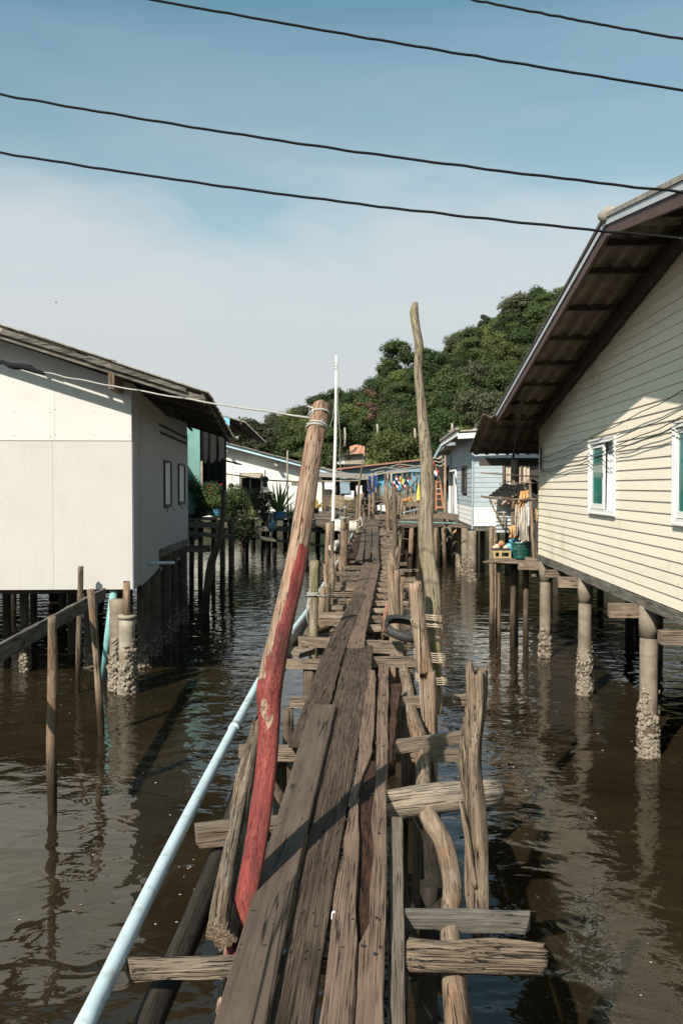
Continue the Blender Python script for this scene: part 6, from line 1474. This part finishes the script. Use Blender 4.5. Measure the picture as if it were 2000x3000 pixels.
o = mb.build('orange_net', M_['orangecloth'], kind='stuff'); tag(o, 'heap of orange fishing net on the far jetty boards', 'fishing net')
o = poly([(1190, 1472), (1240, 1470), (1240, 1482), (1192, 1484)], 'wooden_trough', 'beam', None, .6, 40); tag(o, 'low brown wooden trough under the orange net', 'trough')
o = poly([(1105, 1480), (1127, 1480), (1129, 1502), (1107, 1503)], 'white_bin', 'white_paint', None, .45, 44); tag(o, 'square white plastic bin at the end of the walkway', 'bin')
# cluttered timbers behind
SH = thing('timber_heap', 'jumble of broken boards and sticks at the far end of the walkway', 'timber heap', (2, 46, 1.8))
for k in range(70):
    x = r.uniform(1.0, 4.6); y = r.uniform(42, 52); z = 1.7 + r.random() * .9; a = r.uniform(-.5, .5); l = r.uniform(.4, 1.5); d = Vector((math.cos(a), math.sin(a) * .5, r.uniform(-.25, .25))) * l / 2; c = Vector((x, y, z))
    beam('loose_board', c - d, c + d, r.uniform(.08, .2), r.uniform(.04, .1), M_[r.choice(['plank_far', 'beam', 'beam_grey', 'plank_grey'])], SH, .01, .6)
for k in range(34):
    x = r.uniform(.8, 4.4); y = r.uniform(40, 54); h = r.uniform(1.6, 3.3); log('stake', [(x, y, -.5), (x + r.uniform(-.2, .2), y, h)], r.uniform(.04, .08), M_[r.choice(['post', 'post_pale', 'post_grey'])], SH, 7, .9)
# corrugated shelter roof right of crooked pole
SR = thing('awning_shelter', 'narrow shelter with layered wavy tin awnings behind the crooked pole', 'shelter', P(1280, 1400, 37))
for (ya, yb, xl) in ((1344, 1334, 1264), (1354, 1345, 1266), (1365, 1357, 1268)):
    a, b = P(xl, ya, 37), P(1305, yb, 37); M = Matrix.Translation(a) @ Matrix.Rotation(-math.atan2((b - a).z, (b - a).x), 4, 'Y'); corr('roof_sheet', M_['concrete_pale'], SR, M, (b - a).length, .9, .05, .42, 6, .05)
poly([(1266, 1368), (1304, 1362), (1304, 1500), (1266, 1500)], 'back_wall', 'shade', SR, .1, 39); log('post', [P(1302, 1560, 32.5), P(1303, 1430, 32.5), P(1304, 1336, 34)], .05, M_['post_pale'], SR, 8, .4)
# utility pole on the hill foot
o = log('utility_pole', [P(1324, 1300, 88), P(1324, 1240, 88)], .12, M_['concrete_pale'], None, 7, 2); tag(o, 'slim concrete utility pole with a crossarm above the grey-blue roof', 'utility pole'); beam('crossarm', P(1312, 1263, 88), P(1335, 1261, 88), .12, .14, M_['concrete_pale'], o, .005, 1)

# ================================================================ porch stand beside the cream house
ST = thing('porch_stand', 'rough timber stand with platform and lashed sticks at the cream house corner', 'stand', P(1510, 1650, 16.8))
Ys_ = 16.7
def sp(px, py, dy=0): return P(px, py, Ys_ + dy)
zpl = sp(1500, 1648).z
for i in range(6):
    y = Ys_ - .1 + i * .22; xa_ = sp(1428, 0).x + .22 * abs(i - 1) * .4; beam('plank', (xa_ - .0, y, zpl), (sp(1598, 0).x, y, zpl), .2, .03, M_['beam'], ST, .008)
beam('edge_board', sp(1445, 1643, -.24), sp(1550, 1647, -.24), .03, .07, M_['concrete_pale'] if 0 else M_['beam'], ST, .004)
beam('edge_board', sp(1536, 1645, -.28), sp(1584, 1647, -.28), .05, .17, M_['beam'], ST, .006); beam('crossbeam', sp(1556, 1685, -.1), sp(1585, 1680, -.1), .08, .14, M_['beam'], ST, .006)
for (pp, rr, m, dy) in (([(1462, 1790), (1461, 1700), (1463, 1652)], .034, 'post', 0), ([(1500, 1860), (1502, 1750), (1505, 1652)], .055, 'post_dim', .3), ([(1538, 1850), (1540, 1750), (1540, 1652)], .055, 'post_dim', .35),
                        ([(1566, 1670), (1558, 1560), (1553, 1450), (1549, 1402)], .028, 'post_pale', -.28), ([(1573, 1640), (1566, 1590), (1562, 1560)], .014, 'post', -.25),
                        ([(1408, 1454), (1440, 1459), (1500, 1463), (1578, 1464)], .021, 'post_grey', -.3), ([(1430, 1452), (1450, 1500), (1475, 1535), (1492, 1556)], .017, 'post', -.2),
                        ([(1475, 1502), (1473, 1550)], .018, 'post_pale', -.1), ([(1510, 1515), (1540, 1470)], .018, 'post_pale', -.25), ([(1505, 1560), (1500, 1530), (1503, 1460)], .035, 'post', -.05), ([(1409, 1385), (1445, 1388), (1578, 1397)], .013, 'post', -.3),
                        ([(1525, 1412), (1575, 1416)], .017, 'post_pale', -.3), ([(1546, 1590), (1550, 1540)], .02, 'post_pale', -.2)):
    pts = [sp(a, b, dy) for a, b in pp]
    if pp[0][1] > 1700: pts = [Vector((pts[0].x, pts[0].y, -.8))] + pts[1:]
    log('stick', pts, rr, M_[m], ST, 10, .12, .15, .01)
pile(sp(1516, 0, .55).x, Ys_ + .55, .088, 3.75, M_['concrete'], ST, 0, name='porch_post', seg=16)
M = Matrix.Translation(sp(1455, 1555, .3)) @ Matrix.Rotation(R(90), 4, 'Y') @ Matrix.Rotation(R(-8), 4, 'Z')
p = sp(1452, 1562, .02)
M = Matrix(((0, 1, 0, p.x), (0, 0, -1, p.y), (1, 0, 0, p.z), (0, 0, 0, 1)))
o = corr('corrugated_screen', M_['corrgrey'], None, M, .62, .40, .014, .075, 6, .006); tag(o, 'grey corrugated sheet screening the back of the timber stand', 'screen')
# black scrap sheets on top
def scrap(label, cs, n=22, amp=.014, waves=5):
    A, B, C_, D = [sp(x, y, dy) for x, y, dy in cs]; vv = []
    for j in range(5):
        for i in range(n + 1):
            s = i / n; q = j / 4; p = A.lerp(B, s).lerp(D.lerp(C_, s), q); vv.append(p + Vector((0, -.2, 1)).normalized() * (amp * math.sin(s * 6.283 * waves) + .02 * noise.noise((s * 3, q * 3, cs[0][0]))))
    f = [(j * (n + 1) + i, j * (n + 1) + i + 1, (j + 1) * (n + 1) + i + 1, (j + 1) * (n + 1) + i) for j in range(4) for i in range(n)]
    k = len(vv); c = sum(vv, Vector()) / k; vv = vv + [p - Vector((0, 0, .008)) for p in vv]; f += [tuple(a + k for a in g)[::-1] for g in f]
    o = ob('scrap_tin_sheet', mesh('scrap_tin_sheet', [p - c for p in vv], f, M_['black'], None, False), None, Matrix.Translation(c)); tag(o, label, 'tin sheet')
scrap('bent black tin sheet sloping at the left of the stand top', [(1431, 1452, -.3), (1480, 1414, .2), (1502, 1424, .25), (1492, 1456, -.2)])
scrap('crumpled black tin sheet in front of the curtained window', [(1478, 1424, 0), (1530, 1416, .35), (1540, 1440, .1), (1486, 1455, -.2)])
scrap('small black tin sheet against the cream house corner', [(1532, 1420, .1), (1562, 1404, .3), (1574, 1412, .3), (1572, 1452, -.05)])
r = random.Random(77); mb = MB()
for k in range(60):
    p = sp(r.uniform(1480, 1572), r.uniform(1412, 1452), r.uniform(0, .3)); mb.tube([p, p + Vector((r.uniform(-.1, .1), r.uniform(-.05, .05), r.uniform(-.1, .1))), p + Vector((r.uniform(-.2, .2), 0, r.uniform(-.15, .05)))], .008, 4)
o = mb.build('tangled_net', M_['black']); tag(o, 'tangle of black netting piled on top of the timber stand', 'fishing net')
def cloth(name, label, pxs, Yc, mat, fold=.03, n=18, m=10, k=5):
    # pxs: top-left, top-right, bottom-right, bottom-left pixels
    A, B, C_, D = [P(a, b, Yc) for a, b in pxs]; vv = []
    for j in range(m + 1):
        for i in range(n + 1):
            p = A.lerp(B, i / n).lerp(D.lerp(C_, i / n), j / m); vv.append(p + Vector((.01 * math.sin(j + i), fold * math.sin(i / n * 6.28 * k + j * .25) * (.4 + j / m) - .04 * math.sin(j / m * 3.1), .008 * math.sin(i * 1.3))))
    f = [(j * (n + 1) + i, j * (n + 1) + i + 1, (j + 1) * (n + 1) + i + 1, (j + 1) * (n + 1) + i) for j in range(m) for i in range(n)]
    q = len(vv); c = sum(vv, Vector()) / q; vv = vv + [p + Vector((0, .006, 0)) for p in vv]; f = f + [tuple(a + q for a in g)[::-1] for g in f]
    o = ob(name, mesh(name, [p - c for p in vv], f, M_[mat], None, True), None, Matrix.Translation(c)); tag(o, label, 'cloth'); return o
cloth('striped_cloth', 'grey and cream striped cloth hanging over the front of the stand', [(1530, 1478), (1543, 1474), (1548, 1588), (1524, 1590)], Ys_ - .33, 'stripes') if 0 else cloth('striped_cloth', 'grey and cream striped cloth hanging over the front of the stand', [(1518, 1492), (1541, 1474), (1549, 1586), (1520, 1582)], Ys_ - .26, 'stripes')
cloth('orange_cloth', 'crumpled orange cloth draped above the striped cloth', [(1522, 1440), (1546, 1436), (1545, 1472), (1512, 1505)], Ys_ - .20, 'orangecloth', .045, k=3)
cloth('beige_cloth', 'long faded beige cloth hanging left of the striped cloth', [(1507, 1470), (1519, 1474), (1516, 1570), (1505, 1568)], Ys_ - .22, 'concrete_pale', .02, k=2)
cloth('orange_sack', 'small rust orange sack low behind the net floats', [(1491, 1545), (1506, 1535), (1516, 1575), (1490, 1575)], Ys_ - .1, 'orangecloth', .03, k=2)
cloth('yellow_sack', 'wrinkled yellow sack squeezed against the cream wall', [(1560, 1492), (1574, 1486), (1573, 1530), (1561, 1530)], Ys_ - .15, 'bamboo', .03, k=2)
# rolled mat
c = sp(1469, 1473, -.1); t = thing('rolled_mat', 'rolled brown mat resting under the top stick of the stand', 'mat', c); mb = MB()
for q in (.02, .036, .052): mb.tube([c + Vector((.09, -.1, -.01)), c + Vector((-.08, .2, .01))], q, 12, cap=(q < .03))
mb.build('roll', M_['float'], t)
# basket
c = P(1523, 1636, Ys_ + .05); BK = thing('green_basket', 'dark green plastic laundry basket standing on the timber stand', 'basket', c); n = 36; hb = .30
for k in range(11):
    z = .02 + hb * k / 11; rr = .165 + .045 * z / hb; mb = MB(); mb.tube([c + Vector((math.cos(6.283 * i / n) * rr, math.sin(6.283 * i / n) * rr, z)) for i in range(n + 1)], .007, 5, cap=False); mb.build('hoop', M_['basket'], BK, smooth=True)
mb = MB()
for i in range(n):
    a = 6.283 * i / n; mb.tube([c + Vector((math.cos(a) * .163, math.sin(a) * .163, 0)), c + Vector((math.cos(a) * .21, math.sin(a) * .21, hb))], .005, 4)
o = mb.build('ribs', M_['basket'], BK); o['kind'] = 'stuff'
mb = MB(); mb.tube([c + Vector((0, 0, hb - .01)), c + Vector((0, 0, hb + .005)), c + Vector((0, 0, hb + .02))], [.215, .23, .222], 36, cap=False); mb.build('rim', M_['basket'], BK, smooth=True)
mb = MB(); mb.tube([c, c + Vector((0, 0, .06))], [.16, .168], 30); mb.build('base', M_['basket'], BK, smooth=True)
mb = MB(); mb.tube([c + Vector((0, 0, .18)), c + Vector((0, 0, .30)), c + Vector((-.02, 0, .36)), c + Vector((-.03, 0, .37))], [.18, .17, .09, .01], 16, rough=.3); o = mb.build('grey_net_bundle', M_['corrgrey'], None, smooth=True); tag(o, 'grey bundle of net heaped inside the green basket', 'bundle')
mb = MB(); mb.tube([c + Vector((-.24, -.05, .30)), c + Vector((-.20, -.04, .12)), c + Vector((-.19, -.03, .1))], [.06, .05, .03], 10); mb.tube([c + Vector((-.20, .05, .33)), c + Vector((0, .12, .36))], [.05, .04], 8); o = mb.build('blue_tray', M_['cyan'], None, smooth=True); tag(o, 'light blue plastic sheet tucked beside the green basket', 'sheet')
mb = MB(); mb.tube([c + Vector((.09, -.1, .26)), c + Vector((.07, -.08, .38))], [.04, .045], 12); o = mb.build('white_cup', M_['white_paint'], None, smooth=True); tag(o, 'white plastic cup sitting in the green basket', 'cup')
# crate with floats
c = P(1466, 1634, Ys_ - .02); CR = thing('yellow_crate', 'yellow slatted crate at the left end of the timber stand', 'crate', c); w_, d_, h_ = .34, .26, .15
for (o_, s_) in (((0, -d_ / 2, h_ - .02), (w_, .015, .035)), ((0, -d_ / 2, .02), (w_, .015, .03)), ((0, d_ / 2, h_ - .02), (w_, .015, .035)), ((-w_ / 2, 0, h_ - .02), (.015, d_, .035)), ((w_ / 2, 0, h_ - .02), (.015, d_, .035)), ((-w_ / 2 + .02, -d_ / 2 - .002, h_ / 2), (.04, .018, h_)), ((w_ / 2 - .02, -d_ / 2 - .002, h_ / 2), (.04, .018, h_)), ((-w_ * .1, -d_ / 2 - .002, h_ / 2), (.05, .018, h_))):
    mb = MB(); mb.box(c + Vector(o_), s_); mb.build('slat', M_['crate'], CR)
mb = MB(); mb.box(c + Vector((0, 0, h_ + .022)), (w_ * .98, d_ * .98, .04)); mb.build('lid', M_['dark_frame'], CR)
for (px, py, rr, m, lb) in ((1468, 1593, .065, 'float', 'round net float with an orange half on top of the crate'), (1455, 1602, .062, 'float', 'pinkish round net float at the left of the crate lid'), (1480, 1605, .058, 'curtain', 'pale round net float nearest the green basket'), (1447, 1605, .045, 'float', 'small net float at the far left of the crate lid')):
    c2 = P(px, py, Ys_ - .03); t = thing('net_float', lb, 'float', c2)
    for (m_, s0, s1) in ((m, 0, 9), ('orange' if 'orange' in lb else m, 9, 16)):
        v = []
        for i in range(s0, s1 + 1):
            a = 6.283 * i / 16
            for j in range(9):
                e = -1.5708 + 3.1416 * j / 8; v.append(Vector((math.cos(a) * math.cos(e), math.sin(a) * math.cos(e), math.sin(e))) * rr)
        ob('half_shell', mesh('half_shell', v, [(i * 9 + j, (i + 1) * 9 + j, (i + 1) * 9 + j + 1, i * 9 + j + 1) for i in range(s1 - s0) for j in range(8)], M_[m_], None, True), t, Matrix.Translation(c2))
# poles of the stand behind, ringed trunks seen left
for (px, yb_, yt_, dy, lb) in ((1438, 1760, 1545, 1.2, 'ringed palm trunk post left of the stand'), (1450, 1740, 1540, 1.6, 'second ringed palm trunk post behind the stand crate')):
    a = P(px, yt_, Ys_ + dy); o = log('palm_trunk_post', [(a.x, a.y, -.8), (a.x + .02, a.y, 1.0), a], .05, M_['post_pale'], None, 10, .08, .2); tag(o, lb, 'post')
